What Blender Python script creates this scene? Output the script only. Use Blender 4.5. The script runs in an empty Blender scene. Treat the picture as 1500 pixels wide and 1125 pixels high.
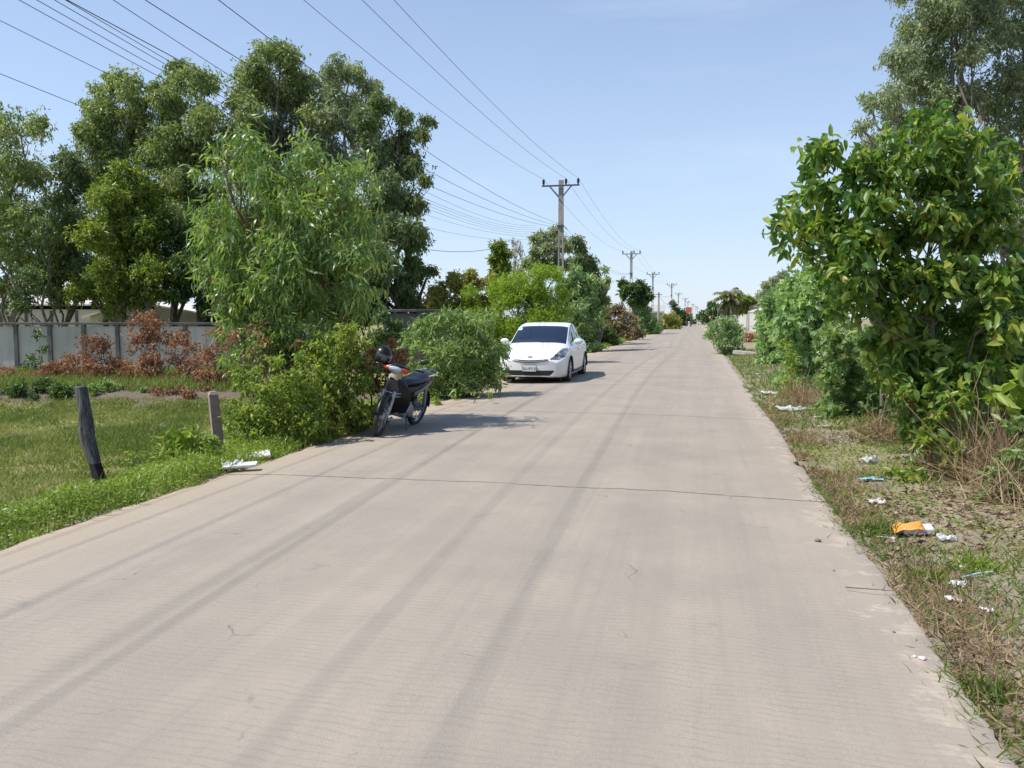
import bpy, math, random
import numpy as np
from mathutils import Vector, Matrix
rng = np.random.default_rng(11)
random.seed(5)
SC = bpy.context.scene
COL = SC.collection
R_ = math.radians

# ------------------------------------------------------------------ camera
FPX, CX, CY, HZ, VPX = 1190.0, 750.0, 562.5, 467.0, 1022.0
EYE = 1.52
PITCH = math.atan((CY - HZ) / FPX)
YAW = math.atan((VPX - CX) * math.cos(PITCH) / FPX)
LF = np.array([-math.sin(YAW), math.cos(YAW), 0.0])           # level forward
RT = np.array([math.cos(YAW), math.sin(YAW), 0.0])
FW = LF * math.cos(PITCH) + np.array([0, 0, -math.sin(PITCH)])
UP = LF * math.sin(PITCH) + np.array([0, 0, math.cos(PITCH)])
EYEP = np.array([0.0, 0.0, EYE])
cd = bpy.data.cameras.new('camera')
cam = bpy.data.objects.new('camera', cd)
COL.objects.link(cam)
cd.sensor_width = 36.0
cd.lens = FPX / 1500.0 * 36.0
cd.clip_start = 0.05
cd.clip_end = 6000
cam.location = EYEP
cam.rotation_euler = (math.pi / 2 - PITCH, 0, YAW)
SC.camera = cam


def ray(px, py):
    return FW + RT * ((px - CX) / FPX) - UP * ((py - CY) / FPX)


def P(px, py, d):
    """point of the place seen at a photo pixel, d metres ahead"""
    r = ray(px, py)
    return EYEP + r * (d / float(r @ LF))


def G(px, py, z=0.0):
    r = ray(px, py)
    return EYEP + r * ((z - EYE) / r[2])


# ------------------------------------------------------------------ terrain height
def sstep(a, b, x):
    t = np.clip((x - a) / (b - a), 0, 1)
    return t * t * (3 - 2 * t)


_perm = rng.random((64, 64))


def vnoise(x, y):
    x = np.asarray(x, float); y = np.asarray(y, float)
    xi = np.floor(x).astype(int); yi = np.floor(y).astype(int)
    fx = x - xi; fy = y - yi
    fx = fx * fx * (3 - 2 * fx); fy = fy * fy * (3 - 2 * fy)
    g = lambda a, b: _perm[a % 64, b % 64]
    return (g(xi, yi) * (1 - fx) + g(xi + 1, yi) * fx) * (1 - fy) + (g(xi, yi + 1) * (1 - fx) + g(xi + 1, yi + 1) * fx) * fy


RXL, RXR = -4.62, 1.13          # road edges


def bend(y):
    y = np.asarray(y, float)
    return .0125 * np.maximum(0, np.sqrt((y - 110) ** 2 + 900) * .5 + (y - 110) * .5)


def gz(x, y):
    x = np.asarray(x, float); y = np.asarray(y, float)
    x = x - np.where(y > 60, bend(y) - bend(60.), 0)
    d = x * LF[0] + y * LF[1]
    far = 1 - sstep(45, 70, d)
    zl = -0.38 + 0.30 * sstep(16.3, 18.2, d) - 0.22 * sstep(20, 30, d)
    zl = zl * far - 0.12 * (1 - far)
    left = sstep(-4.85, -6.4, x)
    zL = -0.075 * (1 - left) + zl * left
    zR = -0.10 + 0.10 * sstep(1.25, 2.6, x) + 0.10 * sstep(2.5, 5, x)
    z = np.where(x < -1.7, zL, zR)
    z = z + 0.05 * (vnoise(x * 1.3, y * 1.3) - 0.5) + 0.022 * (vnoise(x * 5 + 9, y * 5) - 0.5)
    under = sstep(RXL - 0.05, RXL + 0.3, x) * sstep(RXR + 0.02, RXR - 0.2, x)
    return z * (1 - under) - 0.19 * under


def road_z(x):
    return -0.045 * ((np.asarray(x, float) + 1.75) / 2.9) ** 2


def GG(px, py):
    """point of the real ground under a photo pixel"""
    p = G(px, py, 0.0)
    for _ in range(8):
        z = float(gz(p[0], p[1])) if not (RXL < p[0] < RXR) else float(road_z(p[0]))
        p = G(px, py, z)
    return p


def onground(p, dz=0.0):
    return np.array([p[0], p[1], float(gz(p[0], p[1])) + dz])


# ------------------------------------------------------------------ materials
def nt(name):
    m = bpy.data.materials.new(name)
    m.use_nodes = True
    t = m.node_tree
    for n in list(t.nodes):
        if n.type != 'OUTPUT_MATERIAL':
            t.nodes.remove(n)
    out = [n for n in t.nodes if n.type == 'OUTPUT_MATERIAL'][0]
    return m, t, out


def N(t, typ, **kw):
    n = t.nodes.new(typ)
    for k, v in kw.items():
        if k in n.inputs:
            n.inputs[k].default_value = v
        else:
            setattr(n, k, v)
    return n


def ramp(t, fac, stops):
    r = t.nodes.new('ShaderNodeValToRGB')
    cr = r.color_ramp
    while len(cr.elements) < len(stops):
        cr.elements.new(0.5)
    for e, (p, c) in zip(cr.elements, stops):
        e.position = p
        e.color = (*c, 1) if len(c) == 3 else c
    if fac is not None:
        t.links.new(fac, r.inputs['Fac'])
    return r.outputs['Color']


def mixc(t, fac, a, b, mode='MIX'):
    m = t.nodes.new('ShaderNodeMix')
    m.data_type = 'RGBA'
    m.blend_type = mode
    for sock, v in ((m.inputs[0], fac), (m.inputs[6], a), (m.inputs[7], b)):
        if isinstance(v, (int, float)):
            sock.default_value = v
        elif isinstance(v, tuple):
            sock.default_value = (*v, 1)
        else:
            t.links.new(v, sock)
    return m.outputs[2]


def math_(t, op, a, b=None, c=None, clamp=False):
    m = t.nodes.new('ShaderNodeMath')
    m.operation = op
    m.use_clamp = clamp
    for i, v in enumerate((a, b, c)):
        if v is None:
            continue
        if isinstance(v, (int, float)):
            m.inputs[i].default_value = v
        else:
            t.links.new(v, m.inputs[i])
    return m.outputs[0]


def maprange(t, v, a, b, c=0.0, d=1.0):
    m = t.nodes.new('ShaderNodeMapRange')
    m.inputs[1].default_value = a; m.inputs[2].default_value = b
    m.inputs[3].default_value = c; m.inputs[4].default_value = d
    t.links.new(v, m.inputs[0])
    return m.outputs[0]


def noise(t, vec, scale, detail=4, rough=0.55):
    n = N(t, 'ShaderNodeTexNoise')
    n.inputs['Scale'].default_value = scale
    n.inputs['Detail'].default_value = detail
    n.inputs['Roughness'].default_value = rough
    if vec is not None:
        t.links.new(vec, n.inputs['Vector'])
    return n.outputs['Fac']


def wpos(t):
    return N(t, 'ShaderNodeNewGeometry').outputs['Position']


def scaled(t, vec, s):
    m = N(t, 'ShaderNodeMapping')
    m.inputs['Scale'].default_value = s
    t.links.new(vec, m.inputs['Vector'])
    return m.outputs[0]


def surf(name, a, b=None, rough=0.6, nscale=8, metal=0.0, bump=0.0, bscale=40, spec=0.5, coat=0.0, obj=True):
    m, t, out = nt(name)
    p = N(t, 'ShaderNodeBsdfPrincipled')
    p.inputs['Roughness'].default_value = rough
    p.inputs['Metallic'].default_value = metal
    p.inputs['Specular IOR Level'].default_value = spec
    p.inputs['Coat Weight'].default_value = coat
    p.inputs['Coat Roughness'].default_value = 0.05
    vec = N(t, 'ShaderNodeTexCoord').outputs['Object'] if obj else wpos(t)
    if b is None:
        b = tuple(min(1, c * 0.8) for c in a)
    f = noise(t, vec, nscale, 5)
    t.links.new(ramp(t, f, [(0.35, a), (0.7, b)]), p.inputs['Base Color'])
    if bump:
        bn = N(t, 'ShaderNodeBump')
        bn.inputs['Strength'].default_value = bump
        bn.inputs['Distance'].default_value = 0.01
        t.links.new(noise(t, vec, bscale, 6), bn.inputs['Height'])
        t.links.new(bn.outputs[0], p.inputs['Normal'])
    t.links.new(p.outputs[0], out.inputs[0])
    return m


def leafmat(name, stops, trans=0.4, tcol=None, rough=0.45, spec=0.4):
    """leaf: each leaf's own 'tint' picks its colour"""
    m, t, out = nt(name)
    a = N(t, 'ShaderNodeAttribute', attribute_name='tint')
    k = len(stops)
    col = ramp(t, a.outputs['Fac'], [(i / (k - 1), c) for i, c in enumerate(stops)])
    p = N(t, 'ShaderNodeBsdfPrincipled')
    p.inputs['Roughness'].default_value = rough
    p.inputs['Specular IOR Level'].default_value = spec
    t.links.new(col, p.inputs['Base Color'])
    tr = N(t, 'ShaderNodeBsdfTranslucent')
    tc = mixc(t, 1.0, col, tcol or (1.5, 1.6, 0.7), 'MULTIPLY')
    t.links.new(tc, tr.inputs['Color'])
    mx = N(t, 'ShaderNodeMixShader')
    mx.inputs[0].default_value = trans
    t.links.new(p.outputs[0], mx.inputs[1]); t.links.new(tr.outputs[0], mx.inputs[2])
    t.links.new(mx.outputs[0], out.inputs[0])
    return m


# ------------------------------------------------------------------ object helpers
def tag(o, label=None, cat=None, group=None, kind=None):
    if label: o['label'] = label
    if cat: o['category'] = cat
    if group: o['group'] = group
    if kind: o['kind'] = kind
    return o


def empty(name, loc, label, cat, group=None, rot=(0, 0, 0)):
    o = bpy.data.objects.new(name, None)
    COL.objects.link(o)
    o.location = loc; o.rotation_euler = rot
    o.empty_display_size = 0.2
    return tag(o, label, cat, group)


class MB:
    def __init__(s):
        s.V = []; s.F = []

    def add(s, v, f):
        n = len(s.V)
        s.V.extend([tuple(map(float, p)) for p in v])
        s.F.extend([tuple(i + n for i in q) for q in f])
        return s

    def box(s, c, size, rz=0.0, rx=0.0, ry=0.0):
        sx, sy, sz = (k / 2 for k in size)
        v = [Vector((x, y, z)) for x in (-sx, sx) for y in (-sy, sy) for z in (-sz, sz)]
        M = Matrix.Rotation(rz, 3, 'Z') @ Matrix.Rotation(ry, 3, 'Y') @ Matrix.Rotation(rx, 3, 'X')
        v = [M @ p + Vector(c) for p in v]
        return s.add(v, [(0, 1, 3, 2), (4, 6, 7, 5), (0, 4, 5, 1), (2, 3, 7, 6), (0, 2, 6, 4), (1, 5, 7, 3)])

    def tube(s, pts, rad, sides=8, cap=True, flat=1.0):
        pts = [np.asarray(p, float) for p in pts]
        n = len(pts)
        if not hasattr(rad, '__len__'):
            rad = [rad] * n
        rings = []
        ref = None
        for i in range(n):
            t = pts[min(i + 1, n - 1)] - pts[max(i - 1, 0)]
            t = t / (np.linalg.norm(t) + 1e-9)
            if ref is None:
                ref = np.array([1.0, 0, 0]) if abs(t[0]) < 0.8 else np.array([0, 1.0, 0])
            a = ref - t * (ref @ t); a /= np.linalg.norm(a) + 1e-9
            ref = a
            b = np.cross(t, a)
            for k in range(sides):
                q = 2 * math.pi * k / sides
                rings.append(pts[i] + rad[i] * (a * math.cos(q) + b * flat * math.sin(q)))
        f = []
        for i in range(n - 1):
            for k in range(sides):
                k2 = (k + 1) % sides
                f.append((i * sides + k, i * sides + k2, (i + 1) * sides + k2, (i + 1) * sides + k))
        if cap:
            f.append(tuple(range(sides - 1, -1, -1)))
            f.append(tuple((n - 1) * sides + k for k in range(sides)))
        return s.add(rings, f)

    def lathe(s, prof, c=(0, 0, 0), axis='x', seg=24, a0=0.0, a1=2 * math.pi):
        """prof: (radius, along axis)"""
        full = abs(a1 - a0 - 2 * math.pi) < 1e-6
        m = seg if full else seg + 1
        v = []
        for k in range(m):
            q = a0 + (a1 - a0) * k / seg
            for r, h in prof:
                u, w = r * math.cos(q), r * math.sin(q)
                p = (h, u, w) if axis == 'x' else (w, h, u) if axis == 'y' else (u, w, h)
                v.append((p[0] + c[0], p[1] + c[1], p[2] + c[2]))
        L = len(prof)
        f = []
        for k in range(seg):
            k2 = (k + 1) % m
            for j in range(L - 1):
                f.append((k * L + j, k * L + j + 1, k2 * L + j + 1, k2 * L + j))
        return s.add(v, f)

    def ell(s, c, r, seg=16, rings=10, M=None, z0=-1.0):
        v = []; f = []
        for i in range(rings + 1):
            th = math.pi * i / rings
            for k in range(seg):
                q = 2 * math.pi * k / seg
                p = Vector((r[0] * math.sin(th) * math.cos(q), r[1] * math.sin(th) * math.sin(q), r[2] * max(z0, math.cos(th))))
                if M is not None: p = M @ p
                v.append(p + Vector(c))
        for i in range(rings):
            for k in range(seg):
                k2 = (k + 1) % seg
                f.append((i * seg + k, (i + 1) * seg + k, (i + 1) * seg + k2, i * seg + k2))
        return s.add(v, f)

    def grid(s, fn, nu, nv):
        v = [fn(i / nu, j / nv) for i in range(nu + 1) for j in range(nv + 1)]
        f = [(i * (nv + 1) + j, (i + 1) * (nv + 1) + j, (i + 1) * (nv + 1) + j + 1, i * (nv + 1) + j + 1) for i in range(nu) for j in range(nv)]
        return s.add(v, f)

    def loft(s, secs, cap=True):
        """secs: list of rings with equal point count"""
        m = len(secs[0]); v = [p for r in secs for p in r]; f = []
        for i in range(len(secs) - 1):
            for k in range(m):
                k2 = (k + 1) % m
                f.append((i * m + k, i * m + k2, (i + 1) * m + k2, (i + 1) * m + k))
        if cap:
            f.append(tuple(range(m - 1, -1, -1))); f.append(tuple((len(secs) - 1) * m + k for k in range(m)))
        return s.add(v, f)

    def build(s, name, mat, parent=None, smooth=True, loc=None, bevel=0.0, solid=0.0, fix=True, sharp=40):
        me = bpy.data.meshes.new(name)
        me.from_pydata(s.V, [], s.F)
        if fix:
            import bmesh
            b = bmesh.new(); b.from_mesh(me)
            bmesh.ops.remove_doubles(b, verts=b.verts, dist=1e-5)
            bmesh.ops.recalc_face_normals(b, faces=b.faces)
            b.to_mesh(me); b.free()
        if smooth:
            me.polygons.foreach_set('use_smooth', [True] * len(me.polygons))
            try:
                me.set_sharp_from_angle(angle=R_(sharp))
            except Exception:
                pass
        me.materials.append(mat)
        o = bpy.data.objects.new(name, me)
        COL.objects.link(o)
        if parent is not None: o.parent = parent
        if loc is not None: o.location = loc
        if solid:
            md = o.modifiers.new('solid', 'SOLIDIFY'); md.thickness = solid; md.offset = 0
        if bevel:
            md = o.modifiers.new('bevel', 'BEVEL'); md.width = bevel; md.segments = 2; md.limit_method = 'ANGLE'
        return o


TPL = {
    'diamond': ([(0, 0, 0), (.45, .5, 0), (1, 0, 0), (.45, -.5, 0)], [(0, 1, 2, 3)]),
    'fold': ([(0, 0, 0), (.42, .5, .16), (1, 0, -.12), (.42, -.5, .16), (.5, 0, 0)], [(0, 4, 2, 1), (0, 3, 2, 4)]),
    'broad': ([(0, 0, 0), (.25, .42, .10), (.65, .40, .06), (1, 0, -.22), (.65, -.40, .06), (.25, -.42, .10), (.5, 0, 0)],
              [(0, 6, 2, 1), (6, 3, 2), (6, 4, 3), (0, 5, 4, 6)]),
    'lance': ([(0, 0, 0), (.3, .5, .04), (.7, .36, -.06), (1, 0, -.26), (.7, -.36, -.06), (.3, -.5, .04)],
              [(0, 5, 1), (1, 5, 4, 2), (2, 4, 3)]),
    'blade': ([(0, .5, 0), (0, -.5, 0), (.55, .38, .06), (.55, -.38, .06), (1, 0, .3)], [(0, 1, 3, 2), (2, 3, 4)]),
    'lobed': ([(0, 0, 0), (.1, .5, .08), (.35, .18, 0), (.62, .52, .08), (.66, .15, 0), (1, 0, -.15), (.66, -.15, 0), (.62, -.52, .08), (.35, -.18, 0), (.1, -.5, .08)],
              [(0, 2, 1), (0, 8, 2), (0, 9, 8), (2, 4, 3), (2, 8, 6, 4), (8, 7, 6), (4, 6, 5)]),
}


def leafmesh(name, mat, parent, pos, axis, nrm, L, W, tint, tpl='fold', loc=None):
    tv, tf = TPL[tpl]
    tv = np.array(tv, float)
    n = len(pos); k = len(tv)
    axis = axis / (np.linalg.norm(axis, axis=1, keepdims=True) + 1e-9)
    nrm = nrm - axis * np.sum(nrm * axis, axis=1, keepdims=True)
    nrm = nrm / (np.linalg.norm(nrm, axis=1, keepdims=True) + 1e-9)
    side = np.cross(nrm, axis)
    L = np.broadcast_to(L, n)[:, None, None]; W = np.broadcast_to(W, n)[:, None, None]
    V = pos[:, None, :] + axis[:, None, :] * tv[None, :, 0:1] * L + side[:, None, :] * tv[None, :, 1:2] * W + nrm[:, None, :] * tv[None, :, 2:3] * L
    V = V.reshape(-1, 3).astype(np.float32)
    loops = np.concatenate([np.array(f) for f in tf]); tot = np.array([len(f) for f in tf])
    LO = (loops[None, :] + (np.arange(n) * k)[:, None]).ravel().astype(np.int32)
    tots = np.tile(tot, n)
    starts = np.concatenate([[0], np.cumsum(tots)[:-1]]).astype(np.int32)
    me = bpy.data.meshes.new(name)
    me.vertices.add(n * k); me.vertices.foreach_set('co', V.ravel())
    me.loops.add(len(LO)); me.loops.foreach_set('vertex_index', LO)
    me.polygons.add(len(tots)); me.polygons.foreach_set('loop_start', starts)
    me.update(calc_edges=True)
    a = me.attributes.new('tint', 'FLOAT', 'POINT')
    a.data.foreach_set('value', np.repeat(np.clip(tint, 0, 1), k).astype(np.float32))
    me.materials.append(mat)
    o = bpy.data.objects.new(name, me)
    COL.objects.link(o)
    if parent is not None: o.parent = parent
    return o


def unit(n):
    v = rng.normal(size=(n, 3))
    return v / np.linalg.norm(v, axis=1, keepdims=True)


def blobs(lst, d, ds=0.0, back=0.0, scale=1.0):
    """crown clumps from (px, py, radius px) seen at distance d; depth scattered by ds; back adds a second clump behind each"""
    out = []
    for px, py, r in lst:
        dd = d + (rng.uniform(-ds, ds) if ds else 0)
        R = r * d / FPX * scale
        out.append((*P(px, py, dd), R, R, R * 0.9))
        if back:
            out.append((*P(px + rng.uniform(-.3, .3) * r, py + rng.uniform(-.2, .3) * r, dd + back * rng.uniform(.6, 1.2)), R, R, R * 0.9))
    return np.array(out)


def lumpy(B, k=4, r=.52, spread=.62):
    """break each clump into smaller uneven ones, so that light and sky get between them"""
    out = []
    for b in B:
        if b[3] < .08:
            out.append(b); continue
        for u in unit(k):
            q = b.copy(); s = rng.uniform(.7, 1.25) * r
            q[:3] = b[:3] + u * b[3:6] * spread * rng.uniform(.6, 1.15); q[3:6] = b[3:6] * s
            out.append(q)
    return np.array(out)


def foliage(name, mat, root, B, n, L, W, tpl='fold', droop=.3, out=.6, twig=5, tlen=None, fill=2.2, up=.5, jit=.7, minz=None, tmean=.5, tsd=.22, clump=.16, sprig=.10, young=.10, vary=(.6, 1.3)):
    m = max(1, n // twig)
    w = B[:, 3] * B[:, 5]
    idx = rng.choice(len(B), m, p=w / w.sum())
    dr = unit(m)
    r = rng.random(m) ** (1 / fill)
    sp_ = rng.random(m) < sprig
    r = np.where(sp_, rng.uniform(.95, 1.38, m), r)
    tp = B[idx, :3] + dr * r[:, None] * B[idx, 3:6] * (1 + .12 * rng.normal(size=(m, 1)))
    tl = (tlen or L * 1.2)
    ta = dr * out + rng.normal(size=(m, 3)) * .5 + np.array([0, 0, -droop * .7])
    ta /= np.linalg.norm(ta, axis=1, keepdims=True)
    s = rng.uniform(-.6, .5, (m, twig))
    pos = tp[:, None, :] + ta[:, None, :] * s[..., None] * tl + rng.normal(size=(m, twig, 3)) * tl * .14
    ax = ta[:, None, :] * .8 + rng.normal(size=(m, twig, 3)) * jit + np.array([0, 0, -droop])
    nr = rng.normal(size=(m, twig, 3)) * .7 + np.array([0, 0, up])
    bt = rng.normal(size=len(B)) * .08
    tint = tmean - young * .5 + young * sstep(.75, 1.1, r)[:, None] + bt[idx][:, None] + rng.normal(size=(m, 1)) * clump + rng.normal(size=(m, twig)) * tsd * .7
    pos = pos.reshape(-1, 3); ax = ax.reshape(-1, 3); nr = nr.reshape(-1, 3); tint = tint.ravel()
    keep = pos[:, 2] > (gz(pos[:, 0], pos[:, 1]) + .03 if minz is None else minz)
    keep &= ~((pos[:, 2] < .12) & (pos[:, 0] > RXL + .1) & (pos[:, 0] < RXR - .1))
    pos, ax, nr, tint = pos[keep], ax[keep], nr[keep], tint[keep]
    LL = L * rng.uniform(vary[0], vary[1], len(pos)); WW = W * rng.uniform(.7, 1.25, len(pos))
    off = np.array(root.location) if root is not None else np.zeros(3)
    return leafmesh(name, mat, root, pos - off, ax, nr, LL, WW, tint, tpl)


def curve_to(a, b, n=5, sag=.15, wob=.04):
    a = np.asarray(a, float); b = np.asarray(b, float)
    ln = np.linalg.norm(b - a)
    pts = []
    for i in range(n + 1):
        t = i / n
        p = a + (b - a) * t
        p = p + np.array([0, 0, sag * ln * math.sin(math.pi * t) * .5])
        if 0 < i < n: p = p + rng.normal(size=3) * ln * wob
        pts.append(p)
    return pts


def woody(root, B, mat, r0, name='trunk', nl=12, top=None, fork=.25, sides=7, twigs=2, multi=1):
    """trunk (or several stems) with limbs that reach the clumps"""
    mb = MB(); base = np.array(root.location)
    order = np.argsort(-B[:, 2])
    for s in range(multi):
        c = B[order[:max(1, len(B) // 4)], :3].mean(0) if top is None else np.asarray(top, float)
        if multi > 1:
            c = B[rng.integers(len(B)), :3]
        st = base + (rng.normal(size=3) * np.array([.12, .12, 0]) * (multi > 1)) - np.array([0, 0, .06])
        pts = curve_to(st, c, 7, 0, .022)
        rr = [r0 * (1 - .82 * i / 7) for i in range(8)]
        rr[0] *= 1.25
        mb.tube([p - base for p in pts], rr, sides)
        sel = rng.permutation(len(B))[:max(1, nl // multi)]
        for j in sel:
            b = B[j, :3]
            zmin, zmax = pts[0][2], pts[-1][2]
            t = np.clip((b[2] - zmin) / (zmax - zmin + 1e-6) - fork - rng.uniform(0, .15), .12, .85)
            k = t * 7; i0 = int(k)
            s0 = pts[i0] + (pts[min(i0 + 1, 7)] - pts[i0]) * (k - i0)
            ra = r0 * (1 - .82 * t) * .55
            lp = curve_to(s0, b, 4, .12, .05)
            mb.tube([p - base for p in lp], [ra * (1 - .8 * q / 4) for q in range(5)], 5, cap=False)
            for _ in range(twigs):
                e = b + unit(1)[0] * B[j, 3] * .9
                mb.tube([p - base for p in curve_to(lp[3], e, 3, .1, .06)], [ra * .35, ra * .25, ra * .16, ra * .06], 4, cap=False)
    return mb.build(name, mat, root, fix=False)


def plant(name, label, cat, base, B, leaf, bark, n, L, W, tpl='fold', r0=.1, group=None, crown='crown', wood='trunk', nl=12, multi=1, twigs=2, top=None, fork=.25, lump=0, lr=.52, **kw):
    root = empty(name, base, label, cat, group)
    foliage(crown, leaf, root, lumpy(B, lump, lr) if lump else B, n, L, W, tpl, **kw)
    woody(root, B, bark, r0, wood, nl, top, fork, multi=multi, twigs=twigs)
    return root

# ------------------------------------------------------------------ light, sky
SUNV = np.array([-0.62, -0.24, 1.0]); SUNV /= np.linalg.norm(SUNV)
SEL = math.asin(SUNV[2]); SAZ = math.atan2(SUNV[0], SUNV[1])
sl = bpy.data.lights.new('sun', 'SUN'); so = bpy.data.objects.new('sun', sl); COL.objects.link(so)
sl.energy = 4.5; sl.angle = R_(0.6); sl.color = (1.0, 0.955, 0.885)
so.rotation_euler = Vector(SUNV).to_track_quat('Z', 'Y').to_euler()
so.location = (-30, -12, 50)
w = bpy.data.worlds.new('World'); SC.world = w; w.use_nodes = True
t = w.node_tree
bg = t.nodes['Background']
sky = N(t, 'ShaderNodeTexSky'); sky.sky_type = 'NISHITA'; sky.sun_disc = False
sky.sun_elevation = SEL; sky.sun_rotation = SAZ
sky.air_density = 1.0; sky.dust_density = 0.3; sky.ozone_density = 3.0; sky.altitude = 10
# a faint streak of high thin cloud, and a milky tropical sky
tc = N(t, 'ShaderNodeTexCoord').outputs['Generated']
mp = N(t, 'ShaderNodeMapping'); mp.inputs['Scale'].default_value = (1.6, 5.0, 9.0); mp.inputs['Rotation'].default_value = (0.3, 0.25, 0.6)
t.links.new(tc, mp.inputs['Vector'])
cl = noise(t, mp.outputs[0], 1.6, 6, 0.6)
cf = maprange(t, cl, 0.54, 0.82, 0.0, 0.17)
cf = math_(t, 'MAXIMUM', cf, 0.0)
skc = mixc(t, cf, sky.outputs[0], (7.6, 8.2, 9.2))
sepw = N(t, 'ShaderNodeSeparateXYZ'); t.links.new(tc, sepw.inputs[0])
hz0 = math_(t, 'POWER', maprange(t, sepw.outputs[2], .95, .0), 1.7)
skc = mixc(t, math_(t, 'MULTIPLY', hz0, .70), skc, (3.9, 4.62, 5.95))
t.links.new(skc, bg.inputs['Color'])
bg.inputs['Strength'].default_value = 0.135
SC.view_settings.view_transform = 'Standard'
SC.view_settings.look = 'None'
SC.view_settings.exposure = 0.33
SC.view_settings.gamma = 1.0
SC.cycles.max_bounces = 8
SC.cycles.diffuse_bounces = 3
SC.cycles.transmission_bounces = 4
SC.cycles.use_denoising = True

# ------------------------------------------------------------------ materials
bark_grey = surf('bark_grey', (.22, .19, .15), (.10, .085, .07), .9, 5, bump=.6, bscale=20)
bark_pale = surf('bark_pale', (.36, .31, .25), (.20, .16, .13), .85, 4, bump=.4, bscale=14)
bark_dark = surf('bark_dark', (.10, .08, .06), (.05, .04, .03), .95, 6, bump=.5, bscale=20)
stem_brown = surf('stem_brown', (.19, .11, .06), (.11, .07, .04), .85, 12)
stem_green = surf('stem_green', (.16, .15, .06), (.11, .10, .04), .7, 12)
straw_m = leafmat('straw', [(.24, .16, .085), (.36, .26, .15), (.48, .37, .23)], .2, (1.1, 1.05, .9), .7, .3)
stick_m = surf('dry_stick', (.34, .25, .15), (.20, .14, .08), .85, 10)

L_euc = leafmat('leaf_eucalyptus', [(0.103, 0.151, 0.050), (0.170, 0.228, 0.081), (0.258, 0.309, 0.134), (0.394, 0.407, 0.213)], 0.4)
L_eucd = leafmat('leaf_eucalyptus_dark', [(0.062, 0.105, 0.045), (0.109, 0.163, 0.064), (0.173, 0.221, 0.101), (0.281, 0.319, 0.179)], 0.36)
L_eucg = leafmat('leaf_eucalyptus_grey', [(0.139, 0.182, 0.109), (0.214, 0.261, 0.159), (0.297, 0.335, 0.204), (0.409, 0.438, 0.279)], 0.38)
L_acac = leafmat('leaf_acacia', [(0.092, 0.139, 0.028), (0.154, 0.216, 0.040), (0.231, 0.293, 0.059), (0.324, 0.370, 0.092)], .38)
L_will = leafmat('leaf_drooping', [(0.097, 0.171, 0.058), (0.157, 0.249, 0.079), (0.243, 0.334, 0.103), (0.409, 0.445, 0.141)], 0.42, rough=.38, spec=.5)
L_scrub = leafmat('leaf_scrub', [(0.114, 0.176, 0.034), (0.184, 0.252, 0.046), (0.276, 0.345, 0.069), (0.398, 0.412, 0.114)], 0.42)
L_bush = leafmat('leaf_bush', [(0.112, 0.188, 0.064), (0.181, 0.270, 0.099), (0.267, 0.352, 0.134), (0.396, 0.459, 0.216)], 0.4)
L_feath = leafmat('leaf_feathery', [(0.140, 0.217, 0.028), (0.217, 0.309, 0.041), (0.294, 0.402, 0.056), (0.386, 0.479, 0.092)], 0.45)
L_olive = leafmat('leaf_olive', [(0.185, 0.201, 0.051), (0.285, 0.285, 0.070), (0.388, 0.370, 0.109), (0.505, 0.421, 0.168)], 0.42)
L_grey = leafmat('leaf_greygreen', [(0.137, 0.229, 0.094), (0.210, 0.320, 0.141), (0.302, 0.413, 0.195), (0.440, 0.532, 0.281)], 0.36)
L_castor = leafmat('leaf_castor', [(0.150, 0.254, 0.092), (0.216, 0.340, 0.133), (0.310, 0.433, 0.175), (0.433, 0.548, 0.242)], 0.36)
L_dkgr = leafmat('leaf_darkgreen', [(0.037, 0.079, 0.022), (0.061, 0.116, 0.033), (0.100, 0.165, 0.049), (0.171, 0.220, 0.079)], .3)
L_broad = leafmat('leaf_broad', [(0.059, 0.128, 0.028), (0.102, 0.188, 0.036), (0.172, 0.263, 0.050), (0.359, 0.390, 0.082)], 0.45, rough=.40, spec=.42)
L_dry = leafmat('leaf_dry', [(.20, .095, .055), (.31, .155, .09), (.40, .23, .135), (.50, .35, .23)], .30, (1.2, 1.0, .8), .7, .25)
L_brown = leafmat('leaf_brownbush', [(0.196, 0.161, 0.077), (0.266, 0.224, 0.112), (0.364, 0.294, 0.168), (0.448, 0.364, 0.224)], .28, (1.2, 1.1, .8), .7, .25)
L_weed = leafmat('leaf_weed', [(.13, .185, .028), (.19, .265, .038), (.25, .335, .052), (.34, .40, .10)], .40)
L_grass = leafmat('grass_blades', [(0.122, 0.176, 0.040), (0.207, 0.256, 0.067), (0.316, 0.337, 0.121), (0.462, 0.432, 0.230)], .3, (1.3, 1.3, .7), .6, .3)
L_grassg = leafmat('grass_green', [(.085, .14, .025), (.13, .19, .04), (.19, .24, .06), (.34, .31, .14)], .32, (1.3, 1.4, .6), .6, .3)
L_palm = leafmat('leaf_palm', [(.06, .08, .03), (.10, .12, .045), (.16, .165, .065), (.30, .24, .12)], .22)
L_litter = leafmat('fallen_leaf', [(.10, .06, .035), (.19, .12, .07), (.29, .20, .13), (.40, .31, .22)], .12, (1, 1, 1), .75, .25)

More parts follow.
